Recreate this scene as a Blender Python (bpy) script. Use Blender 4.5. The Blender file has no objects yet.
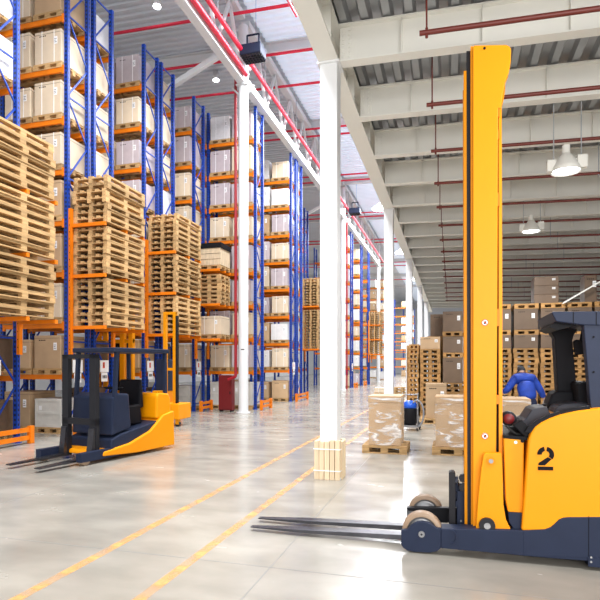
import bpy, math, random
from mathutils import Vector, Matrix
random.seed(7)
SC = bpy.context.scene
COL = SC.collection
PI = math.pi
# ------------------------------------------------------------------ camera
FPX = 530.0; U0 = 300.0; HV = 365.0; EYE = 1.6
TH = math.atan(152.0 / FPX); CT, ST = math.cos(TH), math.sin(TH)
cam_data = bpy.data.cameras.new('camera'); cam = bpy.data.objects.new('camera', cam_data); COL.objects.link(cam)
cam.location = (0, 0, EYE); cam.rotation_euler = (PI / 2, 0, TH)
cam_data.sensor_width = 36.0; cam_data.lens = FPX / 600.0 * 36.0
cam_data.shift_y = (HV - 300.0) / 600.0
cam_data.clip_start = 0.05; cam_data.clip_end = 400
SC.camera = cam
# ------------------------------------------------------------------ world, lights, exposure
w = bpy.data.worlds.new('world'); SC.world = w; w.use_nodes = True
bg = w.node_tree.nodes['Background']; bg.inputs[0].default_value = (0.98, 0.98, 1.0, 1); bg.inputs[1].default_value = 0.95
def area(name, loc, sx, sy, power, rot=(0, 0, 0), col=(1, 1, 1)):
    l = bpy.data.lights.new(name, 'AREA'); l.shape = 'RECTANGLE'; l.size = sx; l.size_y = sy; l.energy = power; l.color = col
    o = bpy.data.objects.new(name, l); COL.objects.link(o); o.location = loc; o.rotation_euler = rot
    return o
area('aisle_light_near', (-3.8, 5, 12.3), 3.0, 14, 2600, col=(0.95, 0.97, 1))
area('aisle_light_middle', (-3.8, 21, 12.3), 3.0, 14, 2600, col=(0.95, 0.97, 1))
area('aisle_light_far', (-3.8, 40, 12.3), 3.0, 20, 3800, col=(0.95, 0.97, 1))
area('aisle_light_end', (-3.8, 70, 12.3), 6.0, 30, 9000, col=(0.95, 0.97, 1))
area('added_front_fill', (3.5, -4.0, 2.6), 8, 3.2, 800, rot=(math.radians(106), 0, 0), col=(1, .98, .95))  # unseen fill added behind the camera, brightens truck and low roof beams
SC.view_settings.view_transform = 'Standard'; SC.view_settings.look = 'None'
SC.view_settings.gamma = 1.0; SC.view_settings.use_curve_mapping = False
SC.view_settings.exposure = 0.12

# ------------------------------------------------------------------ pixel helpers (measured outlines -> metres)
def onY(u, v, Y):
    r = (u - U0) / FPX; X = (r * Y * CT - Y * ST) / (CT + r * ST); D = -X * ST + Y * CT
    return X, EYE + (HV - v) / FPX * D
def poly(pts, Y): return [onY(u, v, Y) for u, v in pts]

# ------------------------------------------------------------------ mesh builder
ORG = {}
class MB:
    def __init__(s): s.v = []; s.f = []; s.m = []; s.mi = 0; s.sm = []
    def add(s, vs, fs, smooth=False):
        b = len(s.v); s.v += [tuple(p) for p in vs]
        for f in fs: s.f.append([b + i for i in f]); s.m.append(s.mi); s.sm.append(smooth)
        return s
    def box(s, x0, x1, y0, y1, z0, z1):
        return s.add([(x0,y0,z0),(x1,y0,z0),(x1,y1,z0),(x0,y1,z0),(x0,y0,z1),(x1,y0,z1),(x1,y1,z1),(x0,y1,z1)],
                     [(0,3,2,1),(4,5,6,7),(0,1,5,4),(1,2,6,5),(2,3,7,6),(3,0,4,7)])
    def bar(s, p, q, wd, ht, up=(0, 0, 1)):
        p = Vector(p); q = Vector(q); d = (q - p).normalized(); up = Vector(up)
        if abs(d.dot(up)) > .99: up = Vector((1, 0, 0))
        a = d.cross(up).normalized() * wd / 2; b = a.cross(d).normalized() * ht / 2
        vs = [p - a - b, p + a - b, p + a + b, p - a + b, q - a - b, q + a - b, q + a + b, q - a + b]
        return s.add(vs, [(0,3,2,1),(4,5,6,7),(0,1,5,4),(1,2,6,5),(2,3,7,6),(3,0,4,7)][:6])
    def cyl(s, p, q, r, n=12, r2=None, cap=True):
        p = Vector(p); q = Vector(q); d = (q - p).normalized()
        up = Vector((0, 0, 1)) if abs(d.z) < .9 else Vector((1, 0, 0))
        a = d.cross(up).normalized(); b = a.cross(d).normalized(); r2 = r if r2 is None else r2
        vs = [p + (a * math.cos(2*PI*i/n) + b * math.sin(2*PI*i/n)) * r for i in range(n)]
        vs += [q + (a * math.cos(2*PI*i/n) + b * math.sin(2*PI*i/n)) * r2 for i in range(n)]
        s.add(vs, [(i, (i+1) % n, n + (i+1) % n, n + i)[::-1] for i in range(n)], True)
        if cap:
            s.add(vs[:n], [tuple(range(n))]); s.add(vs[n:], [tuple(range(n))[::-1]])
        return s
    def tube(s, pts, r, n=8):
        for i in range(len(pts) - 1): s.cyl(pts[i], pts[i+1], r, n)
        return s
    def lathe(s, prof, c, axis='z', n=20):
        vs = []; k = len(prof)
        for i in range(n):
            a = 2*PI*i/n
            for r, h in prof:
                if axis == 'z': vs.append((c[0]+r*math.cos(a), c[1]+r*math.sin(a), c[2]+h))
                else: vs.append((c[0]+r*math.cos(a), c[1]+h, c[2]+r*math.sin(a)))
        fs = [(i*k+j, ((i+1)%n)*k+j, ((i+1)%n)*k+j+1, i*k+j+1) for i in range(n) for j in range(k-1)]
        return s.add(vs, fs, True)
    def prism(s, pts, y0, y1):           # outline in XZ, thickness along Y
        n = len(pts)
        A = sum(pts[i][0]*pts[(i+1)%n][1]-pts[(i+1)%n][0]*pts[i][1] for i in range(n))
        if A < 0: pts = pts[::-1]
        vs = [(x, y0, z) for x, z in pts] + [(x, y1, z) for x, z in pts]
        fs = [tuple(range(n)), tuple(range(2*n-1, n-1, -1))] + [(i, i+n, (i+1)%n+n, (i+1)%n) for i in range(n)]
        return s.add(vs, fs)
    def prismz(s, pts, z0, z1):
        n = len(pts)
        A = sum(pts[i][0]*pts[(i+1)%n][1]-pts[(i+1)%n][0]*pts[i][1] for i in range(n))
        if A < 0: pts = pts[::-1]
        vs = [(x, y, z0) for x, y in pts] + [(x, y, z1) for x, y in pts]
        fs = [tuple(range(n-1,-1,-1)), tuple(range(n, 2*n))] + [(i, (i+1)%n, (i+1)%n+n, i+n) for i in range(n)]
        return s.add(vs, fs)
    def build(s, name, mats, parent=None, org=None, bevel=0, local=False):
        me = bpy.data.meshes.new(name)
        if parent is not None: o_ = ORG[parent.name]
        else: o_ = Vector(org) if org is not None else Vector((0, 0, 0))
        off = Vector((0, 0, 0)) if local else o_
        me.from_pydata([tuple(Vector(p) - off) for p in s.v], [], s.f); me.validate(); 
        if not isinstance(mats, (list, tuple)): mats = [mats]
        for m in mats: me.materials.append(m)
        if len(me.polygons) == len(s.m):
            for i, p in enumerate(me.polygons): p.material_index = s.m[i]; p.use_smooth = s.sm[i]
        me.update()
        o = bpy.data.objects.new(name, me); COL.objects.link(o); ORG[o.name] = o_
        if parent is not None: o.parent = parent
        else: o.location = o_
        if bevel:
            b = o.modifiers.new('bevel', 'BEVEL'); b.width = bevel; b.segments = 2; b.limit_method = 'ANGLE'; b.angle_limit = math.radians(40)
        return o
def tag(o, label=None, cat=None, group=None, kind=None):
    if label: o['label'] = label
    if cat: o['category'] = cat
    if group: o['group'] = group
    if kind: o['kind'] = kind
    return o
def root(name, loc, label, cat, group=None, rz=0):
    o = bpy.data.objects.new(name, None); COL.objects.link(o); o.location = loc; o.rotation_euler = (0, 0, rz)
    o.empty_display_size = .1; ORG[o.name] = Vector(loc)
    return tag(o, label, cat, group)
def dup(src, loc, label, rz=0, group=None, scale=None):
    c = src.copy(); COL.objects.link(c); c.location = loc; c.rotation_euler = (0, 0, rz); ORG[c.name] = Vector(loc)
    c['label'] = label
    if group: c['group'] = group
    if scale: c.scale = scale
    for ch in src.children:
        k = ch.copy(); COL.objects.link(k); k.parent = c
        for g in ch.children:
            q = g.copy(); COL.objects.link(q); q.parent = k
    return c

# ------------------------------------------------------------------ materials
def mat(name, col, rough=.5, metal=0, noise=0, nscale=8, bump=0, bscale=30, rand=0, emit=0, coat=0, stretch=None, col2=None, spec=None):
    m = bpy.data.materials.new(name); m.use_nodes = True; nt = m.node_tree; N = nt.nodes; L = nt.links
    p = N['Principled BSDF']; p.inputs['Roughness'].default_value = rough; p.inputs['Metallic'].default_value = metal
    p.inputs['Base Color'].default_value = (*col, 1)
    if spec is not None: p.inputs['Specular IOR Level'].default_value = spec
    if coat: p.inputs['Coat Weight'].default_value = coat
    if emit: p.inputs['Emission Color'].default_value = (*col, 1); p.inputs['Emission Strength'].default_value = emit
    tc = N.new('ShaderNodeTexCoord'); vec = tc.outputs['Object']
    if stretch:
        mp = N.new('ShaderNodeMapping'); mp.inputs['Scale'].default_value = stretch; L.new(vec, mp.inputs[0]); vec = mp.outputs[0]
    src = None
    if noise:
        n = N.new('ShaderNodeTexNoise'); n.inputs['Scale'].default_value = nscale; n.inputs['Detail'].default_value = 5; L.new(vec, n.inputs['Vector'])
        r = N.new('ShaderNodeValToRGB'); r.color_ramp.elements[0].position = .3; r.color_ramp.elements[1].position = .7
        c2 = col2 or tuple(max(0, c * (1 - noise)) for c in col)
        r.color_ramp.elements[0].color = (*c2, 1); r.color_ramp.elements[1].color = (*col, 1)
        L.new(n.outputs['Fac'], r.inputs[0]); src = r.outputs[0]
    if rand:
        oi = N.new('ShaderNodeObjectInfo'); mr = N.new('ShaderNodeMapRange'); L.new(oi.outputs['Random'], mr.inputs[0])
        mr.inputs[3].default_value = 1 - rand; mr.inputs[4].default_value = 1 + rand * .4
        h = N.new('ShaderNodeHueSaturation'); h.inputs['Color'].default_value = (*col, 1)
        if src: L.new(src, h.inputs['Color'])
        L.new(mr.outputs[0], h.inputs['Value']); src = h.outputs[0]
    if src: L.new(src, p.inputs['Base Color'])
    if bump:
        n = N.new('ShaderNodeTexNoise'); n.inputs['Scale'].default_value = bscale; n.inputs['Detail'].default_value = 4; L.new(vec, n.inputs['Vector'])
        b = N.new('ShaderNodeBump'); b.inputs['Strength'].default_value = bump; b.inputs['Distance'].default_value = .02
        L.new(n.outputs['Fac'], b.inputs['Height']); L.new(b.outputs[0], p.inputs['Normal'])
    return m
M = {}
M['wood'] = mat('pallet_wood', (.70, .44, .20), .8, noise=.45, nscale=3, stretch=(1.5, 12, 12), rand=.3, spec=.2)
M['woodlight'] = mat('pale_plank', (.86, .68, .45), .7, noise=.25, nscale=3, stretch=(6, 6, 1), rand=.1)
M['wooddark'] = mat('old_pallet_wood', (.56, .30, .10), .75, noise=.4, nscale=3, stretch=(1.5, 12, 12), rand=.3)
M['kraft'] = mat('kraft_cardboard', (.62, .42, .24), .6, noise=.15, nscale=3, rand=.25)
M['kraftp'] = mat('pale_cardboard', (.80, .66, .48), .6, noise=.12, nscale=3, rand=.15)
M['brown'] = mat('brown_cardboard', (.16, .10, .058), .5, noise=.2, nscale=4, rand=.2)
M['wrapw'] = mat('white_wrap', (.84, .83, .82), .3, noise=.1, nscale=5, bump=.4, bscale=14, rand=.1, coat=.4)
M['lilac'] = mat('lilac_carton', (.58, .50, .52), .4, noise=.12, nscale=5, rand=.15, coat=.3)
M['crate'] = mat('white_crate', (.74, .72, .66), .6, noise=.12, nscale=6, rand=.1)
M['blue'] = mat('rack_blue', (.006, .05, .36), .4, noise=.15, nscale=4, spec=.3)
M['orange'] = mat('rack_orange', (.88, .22, .006), .45, noise=.2, nscale=3, spec=.25)
M['white'] = mat('white_paint', (.78, .79, .80), .45, noise=.04, nscale=1.5)
M['cream'] = mat('cream_steel', (.86, .85, .79), .5, noise=.05, nscale=1.0)
M['red'] = mat('red_pipe', (.78, .02, .06), .4)
M['redb'] = mat('sprinkler_redbrown', (.15, .02, .012), .45)
M['darkred'] = mat('cabinet_red', (.16, .008, .01), .45)
M['galv'] = mat('galvanised', (.50, .52, .55), .4, metal=.3, noise=.15, nscale=2)
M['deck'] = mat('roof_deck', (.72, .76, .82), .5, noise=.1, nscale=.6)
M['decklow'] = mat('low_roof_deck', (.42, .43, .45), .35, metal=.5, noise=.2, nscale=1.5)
M['yellow'] = mat('truck_yellow', (.86, .305, .0), .45, noise=.05, nscale=1.2, spec=.25)
M['yellowd'] = mat('mast_yellow', (.72, .27, .002), .45, spec=.2, noise=.08, nscale=1.5)
M['navy'] = mat('truck_navy', (.018, .026, .055), .5, noise=.15, nscale=5, spec=.2)
M['black'] = mat('black_plastic', (.008, .008, .01), .6, spec=.15)
M['blackm'] = mat('black_steel', (.02, .02, .024), .5, metal=.2, spec=.25)
M['steel'] = mat('bare_steel', (.32, .32, .33), .4, metal=.7, noise=.2, nscale=10)
M['forkst'] = mat('fork_steel', (.10, .10, .115), .3, metal=.8, noise=.4, nscale=5, bump=.1)
M['tyre'] = mat('polyurethane_tread', (.34, .23, .15), .45, noise=.2, nscale=8)
M['seat'] = mat('grey_vinyl', (.04, .043, .055), .55, spec=.25)
M['seatd'] = mat('dark_vinyl', (.008, .008, .011), .6, spec=.15)
M['paper'] = mat('paper_label', (.88, .88, .88), .6)
M['ink'] = mat('printed_ink', (.008, .008, .01), .7, spec=.1)
M['inkred'] = mat('printed_red', (.75, .08, .03), .5)
M['bluecloth'] = mat('blue_jacket', (.010, .06, .45), .7, noise=.35, nscale=7, bump=.5, bscale=10)
M['navycloth'] = mat('navy_workwear', (.015, .025, .075), .8, noise=.3, nscale=8)
M['greycloth'] = mat('grey_glove', (.42, .42, .44), .8)
M['skin'] = mat('skin', (.62, .38, .27), .5)
M['hair'] = mat('dark_knit', (.03, .03, .035), .9)
M['lamp'] = mat('lamp_glow', (.93, .96, 1), .5, emit=14)
M['rubber'] = mat('rubber', (.02, .02, .02), .7)
M['wall'] = mat('wall_panel', (.66, .66, .66), .6, noise=.05, nscale=1)
M['wallend'] = mat('end_wall_panel', (.80, .82, .85), .6)
def mat_perf():
    m = bpy.data.materials.new('perforated_upright'); m.use_nodes = True; N = m.node_tree.nodes; L = m.node_tree.links
    p = N['Principled BSDF']; p.inputs['Roughness'].default_value = .4
    tc = N.new('ShaderNodeTexCoord'); sp = N.new('ShaderNodeSeparateXYZ'); L.new(tc.outputs['Object'], sp.inputs[0])
    d = N.new('ShaderNodeMath'); d.operation = 'MULTIPLY'; d.inputs[1].default_value = 1 / .1; L.new(sp.outputs[2], d.inputs[0])
    f = N.new('ShaderNodeMath'); f.operation = 'FRACT'; L.new(d.outputs[0], f.inputs[0])
    g = N.new('ShaderNodeMath'); g.operation = 'GREATER_THAN'; g.inputs[1].default_value = .5; L.new(f.outputs[0], g.inputs[0])
    mx = N.new('ShaderNodeMix'); mx.data_type = 'RGBA'; L.new(g.outputs[0], mx.inputs[0])
    mx.inputs[6].default_value = (.006, .05, .36, 1); mx.inputs[7].default_value = (.006, .01, .03, 1)
    L.new(mx.outputs[2], p.inputs['Base Color']); return m
M['perf'] = mat_perf()
def mat_film():
    m = bpy.data.materials.new('stretch_film'); m.use_nodes = True; N = m.node_tree.nodes; L = m.node_tree.links
    p = N['Principled BSDF']; p.inputs['Base Color'].default_value = (.95, .95, .95, 1); p.inputs['Roughness'].default_value = .12
    tr = N.new('ShaderNodeBsdfTransparent'); mx = N.new('ShaderNodeMixShader'); tc = N.new('ShaderNodeTexCoord')
    mp = N.new('ShaderNodeMapping'); mp.inputs['Rotation'].default_value = (.3, .5, .2); mp.inputs['Scale'].default_value = (1.5, 1.5, 5); L.new(tc.outputs['Object'], mp.inputs[0])
    n = N.new('ShaderNodeTexNoise'); n.inputs['Scale'].default_value = 1.6; n.inputs['Detail'].default_value = 6; n.inputs['Distortion'].default_value = 1.5; L.new(mp.outputs[0], n.inputs['Vector'])
    r = N.new('ShaderNodeValToRGB'); r.color_ramp.elements[0].position = .52; r.color_ramp.elements[0].color = (.05,)*3 + (1,)
    r.color_ramp.elements[1].position = .68; r.color_ramp.elements[1].color = (.8,)*3 + (1,); L.new(n.outputs['Fac'], r.inputs[0])
    b = N.new('ShaderNodeBump'); b.inputs['Strength'].default_value = .7; b.inputs['Distance'].default_value = .03; L.new(n.outputs['Fac'], b.inputs['Height']); L.new(b.outputs[0], p.inputs['Normal'])
    L.new(r.outputs[0], mx.inputs[0]); L.new(tr.outputs[0], mx.inputs[1]); L.new(p.outputs[0], mx.inputs[2])
    L.new(mx.outputs[0], N['Material Output'].inputs['Surface']); return m
M['film'] = mat_film()
M['tan'] = mat('tan_cardboard', (.50, .33, .18), .6, noise=.12, nscale=3)
M['dred'] = mat('riser_red', (.36, .008, .02), .4)
def mat_floor():
    m = bpy.data.materials.new('polished_concrete'); m.use_nodes = True; N = m.node_tree.nodes; L = m.node_tree.links
    p = N['Principled BSDF']; tc = N.new('ShaderNodeTexCoord')
    def noise(sc, det, st=(1, 1, 1), dist=0):
        mp = N.new('ShaderNodeMapping'); mp.inputs['Scale'].default_value = st; L.new(tc.outputs['Object'], mp.inputs[0])
        n = N.new('ShaderNodeTexNoise'); n.inputs['Scale'].default_value = sc; n.inputs['Detail'].default_value = det; n.inputs['Distortion'].default_value = dist*.3; L.new(mp.outputs[0], n.inputs['Vector']); return n.outputs['Fac']
    a = noise(.55, 8, dist=.6); b = noise(2.2, 9, (.6, 1.2, 1), .8)
    r = N.new('ShaderNodeValToRGB'); e = r.color_ramp.elements; e[0].position = .3; e[0].color = (.245, .228, .195, 1); e[1].position = .68; e[1].color = (.385, .36, .31, 1); L.new(a, r.inputs[0])
    r2 = N.new('ShaderNodeValToRGB'); e = r2.color_ramp.elements; e[0].position = .3; e[0].color = (.84, .84, .84, 1); e[1].position = .62; e[1].color = (1.03, 1.03, 1.03, 1); L.new(b, r2.inputs[0])
    mx = N.new('ShaderNodeMix'); mx.data_type = 'RGBA'; mx.blend_type = 'MULTIPLY'; mx.inputs[0].default_value = 1; L.new(r.outputs[0], mx.inputs[6]); L.new(r2.outputs[0], mx.inputs[7])
    L.new(mx.outputs[2], p.inputs['Base Color'])
    mr = N.new('ShaderNodeMapRange'); mr.inputs[1].default_value = .3; mr.inputs[2].default_value = .7; mr.inputs[3].default_value = .13; mr.inputs[4].default_value = .28; L.new(b, mr.inputs[0]); L.new(mr.outputs[0], p.inputs['Roughness'])
    bp = N.new('ShaderNodeBump'); bp.inputs['Strength'].default_value = .05; bp.inputs['Distance'].default_value = .01; L.new(b, bp.inputs['Height']); L.new(bp.outputs[0], p.inputs['Normal'])
    return m
M['floor'] = mat_floor()
def mat_line():
    m = bpy.data.materials.new('worn_yellow_paint'); m.use_nodes = True; N = m.node_tree.nodes; L = m.node_tree.links
    p = N['Principled BSDF']; p.inputs['Base Color'].default_value = (.80, .42, .15, 1); p.inputs['Roughness'].default_value = .4
    tc = N.new('ShaderNodeTexCoord'); n = N.new('ShaderNodeTexNoise'); n.inputs['Scale'].default_value = 5; n.inputs['Detail'].default_value = 8; L.new(tc.outputs['Object'], n.inputs['Vector'])
    r = N.new('ShaderNodeValToRGB'); r.color_ramp.elements[0].position = .42; r.color_ramp.elements[0].color = (.15,)*3 + (1,); r.color_ramp.elements[1].position = .66; r.color_ramp.elements[1].color = (.75,)*3 + (1,)
    L.new(n.outputs['Fac'], r.inputs[0]); tr = N.new('ShaderNodeBsdfTransparent'); mx = N.new('ShaderNodeMixShader')
    L.new(r.outputs[0], mx.inputs[0]); L.new(tr.outputs[0], mx.inputs[1]); L.new(p.outputs[0], mx.inputs[2]); L.new(mx.outputs[0], N['Material Output'].inputs['Surface']); return m
M['line'] = mat_line()

# ------------------------------------------------------------------ the shell
def struct(mb, name, m, **k): return tag(mb.build(name, m, **k), kind='structure')
struct(MB().box(-24, 16, -6, 105, -.2, 0), 'floor', M['floor'])
struct(MB().box(-24.2, -24, -6, 105, 0, 14.5), 'wall_left', M['wall'])
struct(MB().box(16, 16.2, -6, 105, 0, 14.5), 'wall_right', M['wall'])
struct(MB().box(-24, 16, 105, 105.2, 0, 14.5), 'wall_back', M['wallend'])
struct(MB().box(-1.3, 16, 44, 44.2, 0, 5.6), 'wall_mezzanine', M['wall'])
def roofz(X): return 13.55 - .03 * (X + 6.7)
def high_roof():
    mb = MB(); prof = []; y = -2
    while y < 105:
        step = .30
        prof += [(y, 0), (y + .12, 0), (y + .15, .07), (y + .27, .07)]
        y += step
    for i in range(len(prof) - 1):
        (y0, z0), (y1, z1) = prof[i], prof[i + 1]
        a, b = -24, 16
        mb.add([(a, y0, roofz(a) + z0), (b, y0, roofz(b) + z0), (b, y1, roofz(b) + z1), (a, y1, roofz(a) + z1)], [(0, 1, 2, 3)])
    return mb
struct(high_roof(), 'ceiling', M['deck'])
struct(MB().box(-24, 16, -2, 105, 14.35, 14.45), 'ceiling_top', M['deck'])
M['rooflight'] = mat('rooflight_panel', (.80, .88, 1.0), .5, emit=.22)
def rooflights():
    mb = MB(); y = 2.2
    while y < 100:
        for (a0, z0, a1, z1) in ((0, 0, .12, 0), (.12, 0, .15, .07), (.15, .07, .27, .07), (.27, .07, .30, 0)):
            a, b = -6.6, -.6
            mb.add([(a, y+a0, roofz(a)+z0-.012), (b, y+a0, roofz(b)+z0-.012), (b, y+a1, roofz(b)+z1-.012), (a, y+a1, roofz(a)+z1-.012)], [(0, 1, 2, 3)])
        y += .30
    return mb
struct(rooflights(), 'window_1', M['rooflight'])
# low roof over the right-hand hall
LX0, LX1 = -1.67, 12.0
def lowz(X): return 5.87 - .03 * (X - LX0)       # underside of the cross beams
def low_deck():
    mb = MB(); x = LX0 - .14; prof = []
    while x < LX1:
        prof += [(x, 0), (x + .10, 0), (x + .14, .09), (x + .26, .09)]; x += .30
    for i in range(len(prof) - 1):
        (x0, h0), (x1, h1) = prof[i], prof[i + 1]
        za, zb = lowz(x0) + .55 + h0, lowz(x1) + .55 + h1
        mb.add([(x0, 1.0, za), (x1, 1.0, zb), (x1, 44, zb), (x0, 44, za)], [(0, 3, 2, 1)])
    mb.add([(LX0 - .1, 1, lowz(LX0) + .8), (LX1, 1, lowz(LX1) + .8), (LX1, 44, lowz(LX1) + .8), (LX0 - .1, 44, lowz(LX0) + .8)], [(0, 3, 2, 1)])
    return mb
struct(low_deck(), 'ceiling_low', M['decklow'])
# girder along the columns
def ibeam_y(mb, X, z0, hgt, wf, y0, y1):
    mb.box(X - wf/2, X + wf/2, y0, y1, z0, z0 + .03); mb.box(X - .012, X + .012, y0, y1, z0 + .03, z0 + hgt - .03)
    mb.box(X - wf/2, X + wf/2, y0, y1, z0 + hgt - .03, z0 + hgt)
    y = y0 + .4
    while y < y1: mb.box(X - wf/2 + .01, X + wf/2 - .01, y, y + .012, z0 + .03, z0 + hgt - .03); y += 1.75
g = MB(); ibeam_y(g, LX0, 5.87, .53, .28, 1.2, 44)
tag(g.build('steel_girder', M['cream'], org=(LX0, 7.3, 5.87)), 'long cream steel girder running away along the tops of the square columns', 'girder')
def cross_beam(k, Y, label):
    mb = MB(); a, b = LX0 + .14, LX1
    def slab(y0, y1, d0, d1):
        mb.add([(a, y0, lowz(a)+d0), (b, y0, lowz(b)+d0), (b, y1, lowz(b)+d0), (a, y1, lowz(a)+d0),
                (a, y0, lowz(a)+d1), (b, y0, lowz(b)+d1), (b, y1, lowz(b)+d1), (a, y1, lowz(a)+d1)],
               [(0,3,2,1),(4,5,6,7),(0,1,5,4),(1,2,6,5),(2,3,7,6),(3,0,4,7)])
    slab(Y - .09, Y + .09, 0, .022); slab(Y - .008, Y + .008, .022, .51); slab(Y - .09, Y + .09, .51, .53)
    x = LX0 + 1.0
    while x < LX1 - 1:
        mb.box(x, x + .015, Y - .085, Y + .085, lowz(x) + .022, lowz(x) + .50); x += 1.05
    mb.box(LX0 + .15, LX0 + .33, Y - .02, Y + .02, lowz(LX0) + .03, lowz(LX0) + .5)
    for q in range(7):
        for dx in (.19, .28): mb.cyl((LX0 + dx, Y - .035, lowz(LX0) + .09 + q*.06), (LX0 + dx, Y - .02, lowz(LX0) + .09 + q*.06), .013, 6)
    return tag(mb.build('cross_beam', M['cream'], org=(LX0 + 1, Y, lowz(LX0 + 1))), label, 'beam', 'cream cross beams under the low roof')
ORD = ['first','second','third','fourth','fifth','sixth','seventh','eighth','ninth','tenth','eleventh','twelfth','thirteenth','fourteenth','fifteenth','sixteenth','seventeenth','eighteenth','nineteenth','twentieth','twenty-first','twenty-second','twenty-third','twenty-fourth','twenty-fifth','twenty-sixth','twenty-seventh','twenty-eighth','twenty-ninth','thirtieth']
for k in range(21):
    cross_beam(k, 5.65 + 1.75 * k if k else 5.65, 'deep cream cross beam under the low roof, %s from the camera' % ORD[k])
# bracing pipe with drop rods
for k in range(16):
    Y = 6.25 + 1.75 * k; x0 = -.36
    r = root('sprinkler_pipe', (x0, Y, 5.44), 'dark red sprinkler pipe hung below the low roof, %s from the camera' % ORD[k], 'pipe', 'dark red sprinkler pipes')
    MB().cyl((x0, Y, 5.42), (11.5, Y, 5.42 - .03 * 11.86), .03, 8).build('pipe', M['redb'], r)
    for x in (x0 + .08, x0 + 3.1 + (k % 3) * .5, x0 + 6.5):
        h = MB().cyl((x, Y, 5.42 - .03*(x-x0)), (x, Y, lowz(x) + .55), .011, 6); h.cyl((x, Y-.001, 5.36 - .03*(x-x0)), (x, Y-.001, 5.47 - .03*(x-x0)), .018, 6)
        h.build('hanger_rod', M['redb'] if x < 0 else M['galv'], r)
# square columns
def square_column(Y, label, zt=5.87, bolts=True):
    r = root('steel_column', (-1.67, Y, 0), label, 'column', 'white square columns under the girder')
    MB().box(-1.795, -1.545, Y - .125, Y + .125, 0, zt).build('column_shaft', M['white'], r, bevel=.012)
    MB().box(-1.85, -1.49, Y - .18, Y + .18, 0, .03).build('base_plate', M['white'], r)
    MB().box(-1.83, -1.51, Y - .16, Y + .16, zt - .03, zt - .002).build('cap_plate', M['white'], r)
    return r
square_column(7.4, 'thick white square column standing nearest, wooden blocks around its foot')
square_column(14.73, 'white square column second in line, behind the first wrapped carton')
square_column(21.9, 'white square column third in line beneath the girder')
square_column(29.4, 'white square column fourth in line beneath the girder')
square_column(36.8, 'white square column farthest along beneath the girder')
# wooden protection blocks strapped round the first column
def guard_blocks():
    Y = 7.4; z1 = .55
    r = root('column_protector', (-1.67, Y, 0), 'pale wooden blocks strapped around the foot of the nearest white column', 'wood guard')
    r.scale = (.88, .88, 1)
    xs = [-1.88, -1.80, -1.715, -1.63, -1.545]
    for i, x in enumerate(xs):
        for yy in (Y - .235, Y + .155):
            MB().box(x, x + .075, yy, yy + .08, 0, z1 - random.random() * .04).build('wood_block', M['woodlight'], r, bevel=.004)
    for s in (-1, 1):
        for j in range(3):
            x = -1.67 + s * .175
            MB().box(min(x, x + s*.05), max(x, x + s*.05), Y - .14 + j*.1, Y - .06 + j*.1, 0, z1 - .02).build('wood_block', M['woodlight'], r, bevel=.004)
    for z in (.12, .42):
        b = MB(); o = .005; x0, x1, y0, y1 = -1.885 - o, -1.465 + o, Y - .235 - o, Y + .235 + o
        b.box(x0, x1, y0 - .003, y0, z, z + .014); b.box(x0, x1, y1, y1 + .003, z, z + .014)
        b.box(x0 - .003, x0, y0, y1, z, z + .014); b.box(x1, x1 + .003, y0, y1, z, z + .014)
        b.build('strap', M['paper'], r)
guard_blocks()
# round columns on the rack side
for Y, lab in ((16.5, 'white round column in front of the racks, beside the red cabinet'), (33.3, 'white round column second along the racks'), (50.3, 'white round column farthest along the racks')):
    r = root('steel_column', (-6.7, Y, 0), lab, 'column', 'white round columns along the racks')
    MB().cyl((-6.7, Y, 0.02), (-6.7, Y, 12.9), .165, 24).build('column_shaft', M['white'], r)
    MB().cyl((-6.7, Y, 0), (-6.7, Y, .03), .23, 20).build('base_plate', M['white'], r)
    b = MB(); b.box(-6.9, -6.5, Y - .19, Y + .19, 10.88, 10.92); b.bar((-6.7, Y, 10.5), (-7.1, Y, 10.9), .05, .05); b.bar((-6.7, Y, 10.5), (-6.3, Y, 10.9), .05, .05)
    b.build('bracket', M['white'], r)
    if Y < 20: MB().box(-6.72, -6.6, Y - .168, Y - .166, 3.0 - .9, 3.0 - .87).build('mark', M['ink'], r)
# trusses along the aisle
def truss(y0, y1, lab):
    X = -6.7; r = root('roof_truss', (X, y0, 11), lab, 'truss', 'white trusses along the rack side')
    MB().box(X - .13, X + .13, y0, y1, 10.93, 11.2).build('bottom_chord', M['white'], r)
    MB().box(X - .14, X + .14, y0, y1, 13.0, 13.2).build('top_chord', M['white'], r)
    n = max(2, round((y1 - y0) / 2.0)); d = (y1 - y0) / n
    for i in range(n):
        a = y0 + i * d
        w_ = MB(); w_.bar((X, a, 11.2), (X, a + d/2, 13.0), .09, .09); w_.bar((X, a + d/2, 13.0), (X, a + d, 11.2), .09, .09)
        w_.build('web_member', M['white'], r)
    return r
truss(5.0, 16.3, 'white lattice roof truss nearest above the racks, ending at the first round column')
truss(16.7, 33.1, 'white lattice roof truss between the first and second round columns')
truss(33.5, 50.1, 'white lattice roof truss between the second and third round columns')
for i, (y0, y1) in enumerate(((3.0, 34.0),)):
    r = root('fire_main', (-6.45, y0, 11.9), 'long red fire main running away along the white roof trusses', 'pipe')
    MB().cyl((-6.48, y0, 11.69), (-6.48, 52, 11.69), .075, 10).build('pipe', M['red'], r)
    MB().cyl((-6.48, y0, 11.12), (-6.48, 16.2, 11.12), .085, 10).build('lower_pipe', M['red'], r)
    for yy in range(6, 52, 4): MB().bar((-6.48, yy, 11.69), (-6.48, yy, 13.1), .03, .03).build('hanger_rod', M['galv'], r)
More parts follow.
